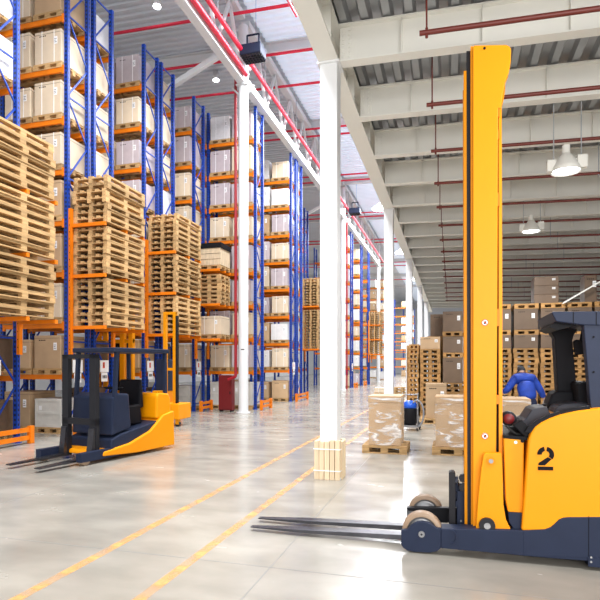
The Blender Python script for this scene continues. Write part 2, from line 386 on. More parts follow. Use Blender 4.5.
# cross purlins and braces by each round column
for i, Y in enumerate((18.6, 25.0, 33.3, 42.0, 50.3, 60, 70, 80)):
    mb = MB(); a, b = -23.8, 15.8
    for d0, d1, wd in ((-.42, -.38, .14), (-.40, -.06, .02), (-.06, -.02, .14)):
        mb.add([(a, Y-wd, roofz(a)+d0), (b, Y-wd, roofz(b)+d0), (b, Y+wd, roofz(b)+d0), (a, Y+wd, roofz(a)+d0),
                (a, Y-wd, roofz(a)+d1), (b, Y-wd, roofz(b)+d1), (b, Y+wd, roofz(b)+d1), (a, Y+wd, roofz(a)+d1)],
               [(0,3,2,1),(4,5,6,7),(0,1,5,4),(1,2,6,5),(2,3,7,6),(3,0,4,7)])
    tag(mb.build('roof_beam', M['white'], org=(-6.7, Y, 13)), 'white roof beam crossing above the high racks, %s from the camera' % ORD[i], 'beam', 'white roof beams')
for i, Y in enumerate((16.5, 33.3, 50.3)):
    tag(MB().bar((-6.85, Y, 12.4), (-10.2, Y, 10.95), .16, .16).build('knee_brace', M['white'], org=(-6.85, Y, 12.3)), 'white diagonal brace sloping from %s round column over the racks' % ('the first', 'the second', 'the third')[i], 'brace', 'white knee braces')
for i, Y in enumerate((15.6, 18.0, 20.2, 24.2, 25.0, 30.5, 31.5, 38.5, 39.6, 47, 48.2, 58, 60, 70)):
    r = root('sprinkler_pipe', (-12, Y, 12.6), 'bright red sprinkler pipe under the high roof, %s from the camera' % ORD[i], 'pipe', 'bright red pipes under the high roof')
    z_ = lambda x: 12.75 - .03 * (x + 6.7)
    MB().cyl((-23, Y, z_(-23)), (8, Y, z_(8)), .05, 8).build('pipe', M['red'], r)
    for x in (-14, -3.9, 3):
        MB().cyl((x, Y, z_(x)), (x, Y, roofz(x)), .02, 6).build('hanger_rod', M['red'], r)
for i, (x, y) in enumerate(((-4.5, 13.5), (-3.6, 22), (-3.6, 30), (-3.6, 38))):
    mb = MB().tube([(x, y, 11.9), (x, y + 1.8, 12.1), (x, y + 1.8, roofz(x) + .03)], .04, 8)
    tag(mb.build('branch_pipe', M['red'], org=(x, y, 12)), 'short bright red branch pipe above the aisle, %s from the camera' % ORD[i], 'pipe', 'red branch pipes')
# riser and hose cabinet
r = root('riser_pipe', (-7.02, 16.6, 0), 'dark red riser pipe standing left of the first round column', 'pipe')
MB().cyl((-7.02, 16.6, 1.2), (-7.02, 16.6, 11.6), .05, 10).cyl((-7.02, 16.6, 1.2), (-7.3, 16.6, 1.1), .05, 10).build('pipe', M['dred'], r)
tag(MB().cyl((-6.5, 33.6, 0), (-6.5, 33.6, 11), .05, 8).build('riser_pipe', M['dred'], org=(-6.5, 33.6, 0)), 'red riser pipe standing right behind the second round column', 'pipe')
r = root('hose_cabinet', (-7.45, 16.9, 0), 'dark red steel hose cabinet standing on the floor before the racks', 'cabinet')
MB().box(-7.72, -7.22, 16.75, 17.0, .05, 1.25).build('cabinet_body', M['darkred'], r, bevel=.01)
MB().box(-7.70, -7.24, 16.735, 16.75, .08, 1.22).build('door', M['darkred'], r)
MB().box(-7.30, -7.27, 16.72, 16.735, .6, .7).build('handle', M['blackm'], r)
f_ = MB().box(-7.70, -7.64, 16.77, 16.98, 0, .05).box(-7.30, -7.24, 16.77, 16.98, 0, .05); f_.build('foot', M['black'], r)

# floor paint and joints
for i, (x, lab) in enumerate(((-2.86, 'left one of two worn yellow floor lines along the aisle'), (-2.05, 'right one of two worn yellow floor lines, nearer the trucks forks'))):
    tag(MB().box(x - .045, x + .045, 2.2, 48, 0.0005, .002).build('floor_line', M['line'], org=(x, 2.2, 0)), lab, 'floor marking', 'yellow floor lines')
jm = mat('joint_seal', (.20, .20, .19), .6)
j = 1
for (a, b, c, d) in ((-1.385, -1.378, 2, 60), (-5.0, -4.993, 2, 60), (-24, 14, 3.96, 3.967), (-24, 14, 8.3, 8.307), (-24, 14, 12.6, 12.61), (3, 3.007, 2, 40)):
    struct(MB().box(a, b, c, d, .0003, .0012), 'trim_%d' % j, jm); j += 1

# ------------------------------------------------------------------ pallets and cartons
def pallet_mb(L, W, H, bd=.1, face='x'):
    """long side along local x, centred, resting on z=0"""
    t = H * .15; mb = MB(); bh = H - 4 * t
    ys = [-W/2 + bd/2, 0, W/2 - bd/2]; xs = [-L/2 + .07, 0, L/2 - .07]
    for y in ys: mb.box(-L/2, L/2, y - bd/2, y + bd/2, 0, t)
    for x in xs:
        for y in ys: mb.box(x - .07, x + .07, y - bd/2, y + bd/2, t, t + bh)
    for x in xs: mb.box(x - .07, x + .07, -W/2, W/2, t + bh, t*2 + bh)
    for i in range(5):
        y = -W/2 + .05 + (W - .1) * i / 4; b = .12 if i % 2 == 0 else .09
        mb.box(-L/2, L/2, max(-W/2, y - b/2), min(W/2, y + b/2), t*2 + bh, H)
    return mb
def proto(mb, name, m, lab, cat):
    return tag(mb.build(name, m, org=(0, 0, 0)), lab, cat)
PAL = []
SPEC = {'rack': (.80, .86, .144, 'wood'), 'stack': (1.54, .91, .154, 'wood'), 'floor': (.86, .80, .144, 'wood'), 'dark': (.86, .80, .15, 'wooddark')}
def seen(x, y, z, m=45):
    D = -x*ST + y*CT
    if D < .5: return False
    u = U0 + FPX*(x*CT + y*ST)/D; v = HV - FPX*(z - EYE)/D
    return -m < u < 600 + m and -m < v < 600 + m
def pallet(kind, x, y, z, label, group, rz=0, scale=(1, 1, 1), hidden=False):
    if seen(x, y, z): PAL.append(((y*y + x*x)**.5 + (100 if hidden else 0), kind, x, y, z, label, group, rz, scale))
def build_pallets(limit=298):
    """the nearest ones as objects of their own; those far down the hall or unseen behind others as one object"""
    PAL.sort(key=lambda p: p[0]); first = {}
    for (_, kind, x, y, z, label, group, rz, sc) in PAL[:limit]:
        if kind not in first:
            o = first[kind] = proto(pallet_mb(*SPEC[kind][:3]), 'wooden_pallet', M[SPEC[kind][3]], label, 'pallet')
            o.location = (x, y, z); o.rotation_euler = (0, 0, rz); o['group'] = group
        else: o = dup(first[kind], (x, y, z), label, rz, group)
        o.scale = sc
    big = MB(); mats = ['wood', 'wooddark']
    for (_, kind, x, y, z, label, group, rz, sc) in PAL[limit:]:
        p = pallet_mb(*SPEC[kind][:3]); c, n = math.cos(rz), math.sin(rz); big.mi = mats.index(SPEC[kind][3])
        big.add([(x + (a*c*sc[0] - b*n*sc[1]), y + (a*n*sc[0] + b*c*sc[1]), z + h) for a, b, h in p.v], p.f)
    if big.v:
        tag(big.build('wooden_pallets', [M[m] for m in mats]), 'many small wooden pallets far down the hall and unseen ones added behind the back row', 'pallets', kind='stuff')
def tape_label(r, w_, d, h, side=True):
    MB().box(-w_/2+.0, w_/2-.0, -.03, .03, h, h + .002).build('packing_tape', M['kraftp'], r, local=True)
cart = {}
def carton(kind, w_, d, h, x, y, z, label, group, rz=0, detail=False):
    key = (kind, round(w_, 2), round(d, 2), round(h, 2), detail)
    if key in cart: return dup(cart[key], (x, y, z), label, rz, group)
    if kind == 'crate':
        o = root('wooden_crate', (x, y, z), label, 'crate', group); o.rotation_euler[2] = rz
        ORG[o.name] = Vector((0, 0, 0))
        MB().box(-w_/2+.012, w_/2-.012, -d/2+.012, d/2-.012, 0, h).build('crate_body', M['crate'], o)
        fr = MB()
        for zz in (0, h*.46, h - .07):
            fr.box(-w_/2, w_/2, -d/2, -d/2+.012, zz, zz+.07); fr.box(w_/2-.012, w_/2, -d/2, d/2, zz, zz+.07)
        for xx in (-w_/2, w_/2-.06): fr.box(xx, xx+.06, -d/2-.004, -d/2+.008, 0, h)
        fr.build('batten', M['crate'], o)
        MB().box(-w_/2+.10, -w_/2+.18, -d/2+.008, -d/2+.012, h*.6, h*.75).build('shipping_label', M['paper'], o)
    else:
        nm = {'wrapw': 'wrapped_load', 'lilac': 'strapped_carton'}.get(kind, 'cardboard_carton')
        o = root(nm, (x, y, z), label, 'carton' if kind != 'wrapw' else 'wrapped load', group); o.rotation_euler[2] = rz
        ORG[o.name] = Vector((0, 0, 0))
        MB().box(-w_/2, w_/2, -d/2, d/2, 0, h).build('carton_body', M[kind], o, bevel=.008)
        if kind in ('kraft', 'kraftp', 'brown'):
            MB().box(-w_/2-.003, w_/2+.003, -d/2-.003, d/2+.003, h - .075, h - .068).build('lid_seam', M['brown'], o)
        if kind in ('lilac', 'kraftp', 'wrapw'):
            s_ = MB()
            for xx in (-w_*.22, w_*.24): s_.box(xx-.008, xx+.008, -d/2-.004, d/2+.004, 0, h+.004)
            s_.build('strap', M['paper'], o)
        lx = w_*.30
        MB().box(lx-.045, lx+.045, -d/2-.006, -d/2, h*.55, h*.78).build('shipping_label', M['paper'], o)
        p_ = MB()
        for q in range(3): p_.box(lx-.032, lx+.032 - .015*(q % 2), -d/2-.0075, -d/2-.006, h*(.60+.05*q), h*(.615+.05*q))
        if kind != 'wrapw':
            p2 = MB()
            for q in range(4): p2.box(-w_*.32+q*.05, -w_*.32+q*.05+.035, -d/2-.0015, -d/2, h*.84, h*.87)
            p2.build('printed_text', M['ink'], o)
        p_.build('printed_mark', M['ink'], o)
    ORG[o.name] = Vector((0, 0, 0)); cart[key] = o
    return o

# ------------------------------------------------------------------ pallet racking
LV = [1.32 + 1.19 * k for k in range(8)]; RT = 10.9; BAY = 1.85; DEP = .80
def frame_mb(X, Y0, top=RT, detail=True):
    mb = MB()
    for yy in (Y0, Y0 + DEP - .08):
        mb.mi = 0; mb.box(X - .05, X + .05, yy, yy + .08, 0.01, top)
        mb.mi = 1; mb.box(X - .022, X + .022, yy - .002, yy, .1, top - .05); mb.box(X + .05, X + .052, yy + .025, yy + .055, .1, top - .05)
        mb.mi = 0; mb.box(X - .08, X + .08, yy - .02, yy + .10, 0, .012)
    z = .25; k = 0
    while z + 1.0 < top:
        a, b = (Y0 + .04, Y0 + DEP - .04)
        if k % 2: a, b = b, a
        mb.bar((X, a, z), (X, b, z + .95), .025, .035)
        if k % 2 == 0: mb.bar((X, Y0 + .04, z), (X, Y0 + DEP - .04, z), .025, .035)
        z += .95; k += 1
    mb.bar((X, Y0 + .04, top - .1), (X, Y0 + DEP - .04, top - .1), .025, .035)
    return mb
def rack(Y0, XE, bays, desc, lv=LV, top=RT, rear=True):
    r = root('pallet_rack', (XE, Y0, 0), 'tall blue and orange pallet rack, ' + desc, 'pallet rack', 'blue and orange pallet racks')
    for b in range(bays + 1): frame_mb(XE - b * BAY, Y0, top).build('upright_frame', [M['blue'], M['perf']], r)
    for b in range(bays):
        x1 = XE - b*BAY - .05; x0 = XE - (b+1)*BAY + .05
        for z in lv:
            for yy in ((Y0 - .015, Y0 + DEP - .035) if rear else (Y0 - .015,)):
                mb = MB().box(x0, x1, yy, yy + .05, z - .055, z + .055)
                mb.box(x0 - .003, x0 + .05, yy - .006, yy + .05, z - .10, z + .10); mb.box(x1 - .05, x1 + .003, yy - .006, yy + .05, z - .10, z + .10)
                mb.build('beam', M['orange'], r)
    return r
def guard(X, y0, y1, lab):
    r = root('end_guard', (X, y0, 0), lab, 'guard rail', 'orange end guards of the racks')
    for y in (y0, y1 - .1):
        MB().box(X - .05, X + .05, y, y + .10, 0, .36).build('post', M['orange'], r, bevel=.006)
    for z in (.08, .24): MB().box(X - .02, X + .02, y0 + .1, y1 - .1, z, z + .09).build('rail', M['orange'], r)
def sign(X, Y, z, lab):
    r = root('level_sign', (X, Y, z), lab, 'sign', 'white signs on the rack ends')
    MB().box(X, X + .012, Y, Y + .34, z, z + .30).build('upper_board', M['paper'], r)
    MB().box(X, X + .012, Y + .05, Y + .29, z - .24, z - .01).build('lower_board', M['paper'], r)
    MB().box(X + .012, X + .014, Y + .10, Y + .18, z + .10, z + .25).build('red_mark', M['inkred'], r)
    MB().box(X + .012, X + .014, Y + .11, Y + .17, z + .16, z + .20).build('yellow_mark', M['yellow'], r)
    m_ = MB()
    for q in range(3): m_.box(X + .012, X + .014, Y + .09 + q*.06, Y + .13 + q*.06, z - .16, z - .08)
    m_.build('printed_mark', M['ink'], r)
LVN = ['floor'] + [ORD[k] for k in range(8)]
def fill(Y0, XE, bays, desc, kinds, skip=(), levels=range(9), second=False, hmax=.86):
    for b in range(bays):
        for s_ in (0, 1):
            if second and (s_ == 1 or b > 0): continue
            x = XE - b*BAY - .50 - s_ * .87
            side = ('right' if s_ == 0 else 'left') if bays == 1 else ('right', 'second', 'third', 'left', 'fifth', 'sixth')[b*2 + s_]
            for k in levels:
                if (b, s_, k) in skip: continue
                z = 0 if k == 0 else LV[k-1] + .056
                kd = kinds(b, s_, k); y = Y0 + DEP/2
                if kd is None or not seen(x, y, z + .3): continue
                where = '' if second else ', ' + side + ' place'
                pallet('rack', x, y, z, 'wooden pallet on the %s level of %s%s' % (LVN[k], desc, where), 'pallets in the racks')
                H = random.choice((.80, .84, .88)) if kd != 'wrapw' else .84
                W = .76 if kd in ('wrapw', 'lilac') else .74
                cn = {'kraft': 'brown carton', 'kraftp': 'pale carton', 'brown': 'dark brown carton', 'wrapw': 'white load', 'lilac': 'greyish carton', 'crate': 'pale slatted crate'}[kd]
                cc = carton(kd, W, .84, H, x + random.uniform(-.02, .02), y, z + .145, '%s on the %s level of %s%s' % (cn, LVN[k], desc, where), 'goods in the racks')
                cc.scale = (1, 1, random.uniform(.82, 1.0))
XA = -8.6; XD = -6.8
ch = random.choice
rack(8.10, XA, 1, 'rear row cut off by the left photo edge')
rack(7.20, XA, 1, 'front row beyond the left photo edge')
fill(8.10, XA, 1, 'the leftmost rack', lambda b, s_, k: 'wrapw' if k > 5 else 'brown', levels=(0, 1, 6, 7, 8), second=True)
rack(10.31, XA, 1, 'first full one from the left, front row')
fill(10.31, XA, 1, 'the first full rack', lambda b, s_, k: {0: 'crate' if s_ == 0 else 'kraft', 1: 'kraft'}.get(k, ch(('kraft', 'kraftp', 'kraftp'))))
rack(11.25, XA, 1, 'first full one from the left, back row')
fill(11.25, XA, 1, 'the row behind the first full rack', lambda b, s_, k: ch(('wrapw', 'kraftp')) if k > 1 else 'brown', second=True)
rack(13.50, XA, 1, 'second full one from the left, front row')
fill(13.50, XA, 1, 'the second full rack', lambda b, s_, k: ch(('lilac', 'kraft', 'kraftp')) if k < 8 else 'lilac')
rack(14.45, XA, 1, 'second full one from the left, back row')
fill(14.45, XA, 1, 'the row behind the second full rack', lambda b, s_, k: ch(('wrapw', 'kraftp')) if k > 1 else 'brown', second=True)
rack(16.60, XA, 1, 'third full one from the left, front row')
fill(16.60, XA, 1, 'the third full rack', lambda b, s_, k: ch(('lilac', 'kraft', 'kraftp')) if k else 'crate')
rack(17.85, XD, 2, 'the one reaching behind the first round column')
fill(17.85, XD, 2, 'the rack behind the round column', lambda b, s_, k: 'crate' if k == 0 else ch(('lilac', 'lilac', 'wrapw', 'kraftp')), skip=[(1, 1, k) for k in range(9)])
rack(22.20, XD, 2, 'the one just left of the nearest square column')
fill(22.20, XD, 2, 'the rack left of the square column', lambda b, s_, k: 'kraft' if k == 0 else ch(('lilac', 'kraftp', 'wrapw', 'kraft')), skip=[(1, 1, k) for k in range(9)])
rack(23.15, XD, 1, 'back row left of the nearest square column')
fill(23.15, XD, 1, 'the back row left of the square column', lambda b, s_, k: 'wrapw', second=True)
rack(27.6, -8.4, 1, 'seen beyond between two square columns, near row')
rack(30.2, -8.4, 1, 'seen beyond between two square columns, far row')
fill(27.6, -8.4, 1, 'the rack beyond with pallet piles', lambda b, s_, k: ch(('kraftp', 'wrapw')), levels=(0, 1, 5, 6, 7, 8), second=True)
rack(36.5, XD, 1, 'first one behind the second round column')
fill(36.5, XD, 1, 'the rack behind the second round column', lambda b, s_, k: ch(('lilac', 'wrapw', 'kraftp')), second=True)
rack(43.1, -6.6, 1, 'third one behind the second round column')
rack(40.7, XD, 2, 'second one behind the second round column')
fill(40.7, XD, 1, 'the far rack past the second round column', lambda b, s_, k: ch(('lilac', 'wrapw', 'kraftp')), second=True)
for i, (Y, n) in enumerate(((56, 2), (64, 3), (76, 3), (90, 3))):
    rack(Y, XD + (.0 if i < 2 else .8), n, 'distant one deep in the hall, %s of four' % ORD[i], rear=False)
    fill(Y, XD + (.0 if i < 2 else .8), n, '%s distant rack' % ORD[i], lambda b, s_, k: ch(('wrapw', 'kraftp', 'kraft', None)), second=(i > 1), levels=range(0, 9), skip=[(q, 0, 9) for q in range(2)])
guard(-8.28, 7.2, 8.95, 'orange end guard on the floor at the left photo edge')
guard(-8.28, 10.2, 12.05, 'orange end guard before the first full rack, behind the small truck')
guard(-8.28, 13.4, 15.2, 'orange end guard before the second full rack, behind the yellow mast')
guard(-8.28, 16.5, 17.4, 'small orange end guard left of the red cabinet')
guard(-6.48, 17.6, 18.7, 'orange end guard right of the first round column')
guard(-6.48, 22.0, 23.9, 'orange end guard just left of the nearest square column')
guard(-8.1, 27.4, 28.4, 'orange end guard far off left of the nearest square column')
guard(-6.48, 36.3, 37.3, 'orange end guard behind the second round column, nearer one')
guard(-6.48, 40.5, 41.5, 'orange end guard behind the second round column, farther one')
for X, Y, z, lab in ((-8.53, 8.05, 1.40, 'white level sign at the left photo edge'), (-8.53, 10.45, 1.42, 'white level sign on the first full rack end, left one'), (-8.53, 11.45, 1.42, 'white level sign on the first full rack end, right one'),
                     (-8.53, 13.6, 1.42, 'white level sign on the second full rack end'), (-8.53, 16.7, 1.42, 'white level sign on the third full rack end'), (-6.73, 22.3, 1.42, 'white level sign just left of the nearest square column'),
                     (-6.73, 36.6, 1.42, 'white level sign behind the second round column')):
    sign(X, Y, z, lab)

# ------------------------------------------------------------------ pallet stations on the rack ends
STN = ['bottom', 'middle', 'top']
def station(Y0, X0, X1, YL, zs, desc):
    r = root('pallet_station', (X0, Y0, zs[0] - .9), 'orange bracket frame holding pallet piles, ' + desc, 'bracket frame', 'orange bracket frames on the rack ends')
    for y in (Y0 - .10, Y0 + YL - .02):
        p_ = MB(); p_.mi = 0; p_.box(X0 - .025, X0 + .045, y, y + .09, zs[0] - .7, zs[-1] + .35)
        p_.mi = 1
        z = zs[0] - .55
        while z < zs[-1] + .25: p_.cyl((X0 + .01, y - .002, z), (X0 + .01, y + .001, z), .012, 6); z += .16
        p_.build('post', [M['orange'], M['ink']], r)
    for z in zs:
        for y in (Y0 - .06, Y0 + YL*.5, Y0 + YL - .02):
            MB().box(X0 + .045, X1 + .03, y, y + .07, z - .085, z - .005).build('arm', M['orange'], r)
def pile(x, y, z, n, desc, kind='stack', rz=PI/2, h=.154, grp='pallets piled on the rack ends', jit=.02):
    for i in range(n):
        pallet(kind, x + random.uniform(-jit, jit), y + random.uniform(-jit, jit), z + i*h,
               'wooden pallet %s from the bottom of %s' % (('' if n > 1 else 'alone ') + ORD[i], desc), grp, rz)
for Y0, d, ns in ((7.30, 'pile at the left photo edge', (7, 7, 7)), (10.42, 'pile on the first full rack end', (7, 7, 7)), (13.60, 'pile on the second full rack end', (7, 7, 7))):
    station(Y0, -8.52, -7.62, 1.52, (2.51, 3.70, 4.88), {7.30: 'at the left photo edge', 10.42: 'on the first full rack', 13.60: 'on the second full rack'}[Y0])
    for q, z in enumerate((2.51, 3.70, 4.88)):
        pile(-8.04, Y0 + (.78 if Y0 > 8 else .70), z, ns[q], STN[q] + ' ' + d)
station(16.55, -8.45, -7.6, .85, (2.51, 3.70, 4.88), 'left of the first round column')
for q, (z, n) in enumerate(((3.70, 7),)): pile(-8.0, 17.0, z, n, 'the pile left of the first round column', 'floor', 0, .144)
pallet('floor', -8.0, 17.0, 2.51, 'wooden pallet under the wrapped carton left of the red riser', 'pallets piled on the rack ends')
carton('kraftp', .84, .78, .62, -8.0, 17.0, 2.655, 'pale wrapped carton on the lowest bracket level left of the riser', 'goods on the bracket frames')
pallet('floor', -8.0, 17.0, 4.88, 'wooden pallet under the black lidded wooden box', 'pallets piled on the rack ends')
r = root('lidded_box', (-8.0, 17.0, 5.03), 'plank box with a black lid on the bracket frame left of the riser', 'box')
MB().box(-8.42, -7.58, 16.6, 17.4, 5.03, 5.60).build('box_body', M['woodlight'], r)
for z in (5.22, 5.41): MB().box(-8.43, -7.57, 16.592, 16.6, z, z + .012).build('plank_gap', M['brown'], r)
MB().box(-8.46, -7.54, 16.56, 17.44, 5.60, 5.78).build('lid', M['black'], r, bevel=.01)
station(28.4, -8.32, -7.1, 1.6, (2.51, 4.88), 'far off, left of the nearest square column')
pile(-7.55, 29.2, 2.51, 14, 'the lower far pile left of the nearest column')
pile(-7.55, 29.2, 4.88, 10, 'the upper far pile left of the nearest column')
station(43.0, -6.52, -5.6, 1.6, (2.51, 3.70, 4.88), 'deep in the hall before the third round column')
for q, z in enumerate((2.51, 3.70, 4.88)): pile(-6.05, 43.8, z, 7, STN[q] + ' distant pile before the third round column')

# ------------------------------------------------------------------ right-hand goods
def film_load(u0, u1, Y, ztop, name_lab, plab, D=.72, tilt=0):
    x0, _ = onY(u0, 400, Y); x1, _ = onY(u1, 400, Y); cx = (x0 + x1)/2; W = x1 - x0
    pallet('floor', cx, Y + D/2, 0, plab, 'pallets under the wrapped floor loads', 0, (max(.8, (W + .10)) / .86, (D + .06) / .8, 1))
    r = root('wrapped_carton', (cx, Y + D/2, .146), name_lab, 'wrapped carton', 'film-wrapped cartons on the floor')
    a, b, c, d = cx - W/2, cx + W/2, Y, Y + D
    MB().box(a + .01, b - .01, c + .01, d - .01, .146, ztop - .1).build('carton_body', M['tan'], r, bevel=.01)
    MB().box(a, b, c, d, ztop - .12, ztop).build('carton_lid', M['tan'], r, bevel=.008)
    fm = MB(); n = 9
    # wrinkled film skirt
    ring = [(a, c), (b, c), (b, d), (a, d)]
    vs = []; rows = 14; per = []
    for k in range(4):
        p0, p1 = ring[k], ring[(k+1) % 4]
        for i in range(12): per.append((p0[0] + (p1[0]-p0[0])*i/12, p0[1] + (p1[1]-p0[1])*i/12))
    for j in range(rows):
        z = .15 + (ztop - .03 - .15) * j / (rows - 1)
        for i, (px, py) in enumerate(per):
            k = .006 + .006 * random.random()
            vs.append((cx + (px-cx)*(1 + k*1.6), (c+d)/2 + (py-(c+d)/2)*(1 + k*1.6), z))
    m_ = len(per)
    fm.add(vs, [(j*m_+i, j*m_+(i+1) % m_, (j+1)*m_+(i+1) % m_, (j+1)*m_+i) for j in range(rows-1) for i in range(m_)], True)
    fm.build('stretch_film', M['film'], r)
film_load(368, 401, 9.62, 1.04, 'film-wrapped carton left of the vacuum cleaner, alone on its pallet', 'wooden pallet under the wrapped carton left of the vacuum cleaner')
film_load(435, 482, 9.75, 1.04, 'film-wrapped carton just left of the tall yellow mast', 'wooden pallet under the wrapped carton left of the yellow mast')
film_load(493, 531, 9.75, 1.02, 'film-wrapped carton behind the truck, right of the yellow mast', 'wooden pallet under the wrapped carton right of the yellow mast')
pallet('floor', -.42, 15.2, 0, 'wooden pallet under the tall plain carton', 'pallets under the wrapped floor loads')
carton('kraft', .55, .55, .95, -.42, 15.2, .145, 'tall plain brown carton standing before the pallet piles', 'cartons on the floor')
# back row of piles
BY = 17.0
def backcol(u0, u1, items, desc, kind='dark'):
    """items from floor up: ('p', n) pallets or ('b', height, kind)"""
    x0, _ = onY(u0, 380, BY); x1, _ = onY(u1, 380, BY); cx = (x0 + x1)/2; W = x1 - x0; z = 0; pi = 0; bi = 0
    for it in items:
        if it[0] == 'p':
            for i in range(it[1]):
                pallet(kind, cx + random.uniform(-.02, .02), BY + .4 + random.uniform(-.02, .02), z, 'brown wooden pallet, %s up, in %s' % (ORD[pi], desc), 'pallets in the back row', 0, ((W - .04) / .86, 1, 1))
                pallet(kind, cx + .12, BY + 1.35, z, 'unseen pallet added behind the back row', 'pallets in the back row', PI/2, hidden=True); z += .15; pi += 1  # row added behind, blocks light showing through the pallet openings
        else:
            carton(it[2], W - .05, .8, it[1], cx, BY + .4, z, '%s carton %s up in %s' % ({'brown': 'dark brown', 'kraft': 'brown'}[it[2]], ORD[bi], desc), 'cartons in the back row'); z += it[1] + .002; bi += 1
backcol(408, 419, [('p', 15)], 'the narrow pile beside the fourth column')
backcol(419.5, 441, [('p', 14), ('b', .38, 'kraft')], 'the pile left of the plain carton')
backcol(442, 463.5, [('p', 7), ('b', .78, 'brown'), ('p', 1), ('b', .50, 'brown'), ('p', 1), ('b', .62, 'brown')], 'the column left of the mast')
x = 464.5; i = 0
names = ['the column behind the mast', 'the column just right of the mast', 'the column behind the blue jacket', 'the column under the guard roof tip', 'the column behind the dark post', 'the column behind the truck monitor', 'the column at the right photo edge', 'the column past the right photo edge']
us = [464.5, 489, 513, 540, 567, 594, 622, 650]
for i, nm in enumerate(names[:7]):
    if i == 0: backcol(us[i], us[i+1]-1, [('p', 7), ('b', .78, 'brown'), ('p', 1), ('b', .50, 'brown'), ('p', 1), ('b', .62, 'brown')], nm)
    else: backcol(us[i], us[i+1]-1, [('p', 14), ('b', .40, 'brown'), ('p', 1), ('b', .62, 'brown'), ('p', 1)], nm)
# extra box behind the pile, above
x0, _ = onY(430, 380, 17.9); x1, _ = onY(452, 380, 17.9)
for i, (a, b, lab) in enumerate(((430, 452, 'high carton above the pile left of the plain carton'),)):
    for q in range(17):
        pallet('dark', (x0+x1)/2, 18.4, q*.15, 'brown wooden pallet, %s up, in the second-row pile supporting a high carton' % ORD[q], 'pallets in the back row', hidden=q < 12)
    carton('brown', .68, .78, .72, (x0+x1)/2, 18.4, 17*.15 + .002, 'brown carton raised on the second-row pile left of the mast', 'cartons in the back row')
# cartons on the very top
for i, (u, n) in enumerate(((545, 3), (589, 3), (575, 2))):
    xx, _ = onY(u, 300, BY + .4)
    for q in range(n):
        W = (.62, .30, .35)[i]
        pass
zt = 14*.15 + .4 + .15 + .62 + .15 + .008
xx, _ = onY(545, 300, 17.3)
for q in range(3):
    carton('brown', .66, .7, .26, xx, 17.4, zt + q*.262, 'flat brown carton %s from the bottom of the topmost little pile' % ORD[q], 'flat cartons on top of the back row')
xx, _ = onY(589, 300, 17.3)
carton('brown', .32, .6, .78, xx, 17.4, zt, 'narrow upright brown carton on top of the back row, far right', 'flat cartons on top of the back row')
# leaning conveyor rail
a = onY(563, 305, 16.9); b = onY(620, 270, 16.9)
r = root('cable_tray', (a[0], 16.9, a[1]), 'pale slanting tray rising to the right above the back row', 'tray')
MB().bar((a[0], 16.9, a[1] + .05), (b[0], 16.9, b[1]), .05, .04).bar((a[0], 17.25, a[1] + .05), (b[0], 17.25, b[1]), .05, .04).build('rail', M['cream'], r)
m_ = MB()
for q in range(14):
    t = q/13; m_.bar((a[0] + (b[0]-a[0])*t, 16.9, a[1] + .05 + (b[1]-a[1]-.05)*t), (a[0] + (b[0]-a[0])*t, 17.25, a[1] + .05 + (b[1]-a[1]-.05)*t), .03, .02)
m_.build('rung', M['cream'], r)
# low load beside the second column, far
xx, _ = onY(382, 390, 28.0)
pallet('floor', xx, 28.4, 0, 'wooden pallet under the low far carton left of the second square column', 'pallets far off')
carton('kraftp', .8, .78, .25, xx, 28.4, .145, 'low pale carton far off, left of the second square column', 'cartons far off')
xx2 = xx + 1.05
pile(xx2, 28.4, 0, 3, 'the low far pile right of the second square column', 'floor', 0, .144, 'pallets far off')

# ------------------------------------------------------------------ industrial vacuum cleaner
def vacuum():
    cx, cy = -1.0, 13.3
    r = root('industrial_vacuum', (cx, cy, 0), 'black and blue industrial vacuum cleaner with chrome frame and hose', 'vacuum cleaner')
    MB().lathe([(0, .14), (.15, .14), (.17, .18), (.17, .50), (.155, .54), (0, .54)], (cx, cy, 0)).build('tank', M['black'], r)
    MB().lathe([(0, .545), (.165, .545), (.17, .60), (.15, .68), (.08, .72), (0, .73)], (cx, cy, 0)).build('motor_head', M['bluecloth'] if False else mat('vacuum_blue', (.01, .09, .55), .35), r)
    for s_ in (-1, 1):
        x = cx + s_*.19
        MB().tube([(x, cy - .15, .08), (x, cy - .12, .5), (x, cy, .86), (x, cy + .15, .9), (x, cy + .2, .06)], .013, 8).build('frame_tube', M['steel'], r)
        MB().cyl((x + s_*.02, cy + .2, .09), (x + s_*.06, cy + .2, .09), .09, 16).build('wheel', M['rubber'], r)
        MB().cyl((x - .015, cy - .15, .04), (x + .015, cy - .15, .04), .04, 12).build('caster', M['rubber'], r)
    MB().cyl((cx - .19, cy + .02, .87), (cx + .19, cy + .02, .87), .013, 8).build('handle', M['steel'], r)
    pts = []
    for i in range(25):
        a_ = -PI*.55 + i/24*PI*1.25
        pts.append((cx + .18 + .16*math.cos(a_), cy - .12, .42 + .32*math.sin(a_)))
    MB().tube(pts, .022, 8).build('hose', mat('hose_grey', (.25, .25, .27), .4), r)
    MB().box(cx - .2, cx + .2, cy - .17, cy + .2, .08, .13).build('base_frame', M['steel'], r)
vacuum()

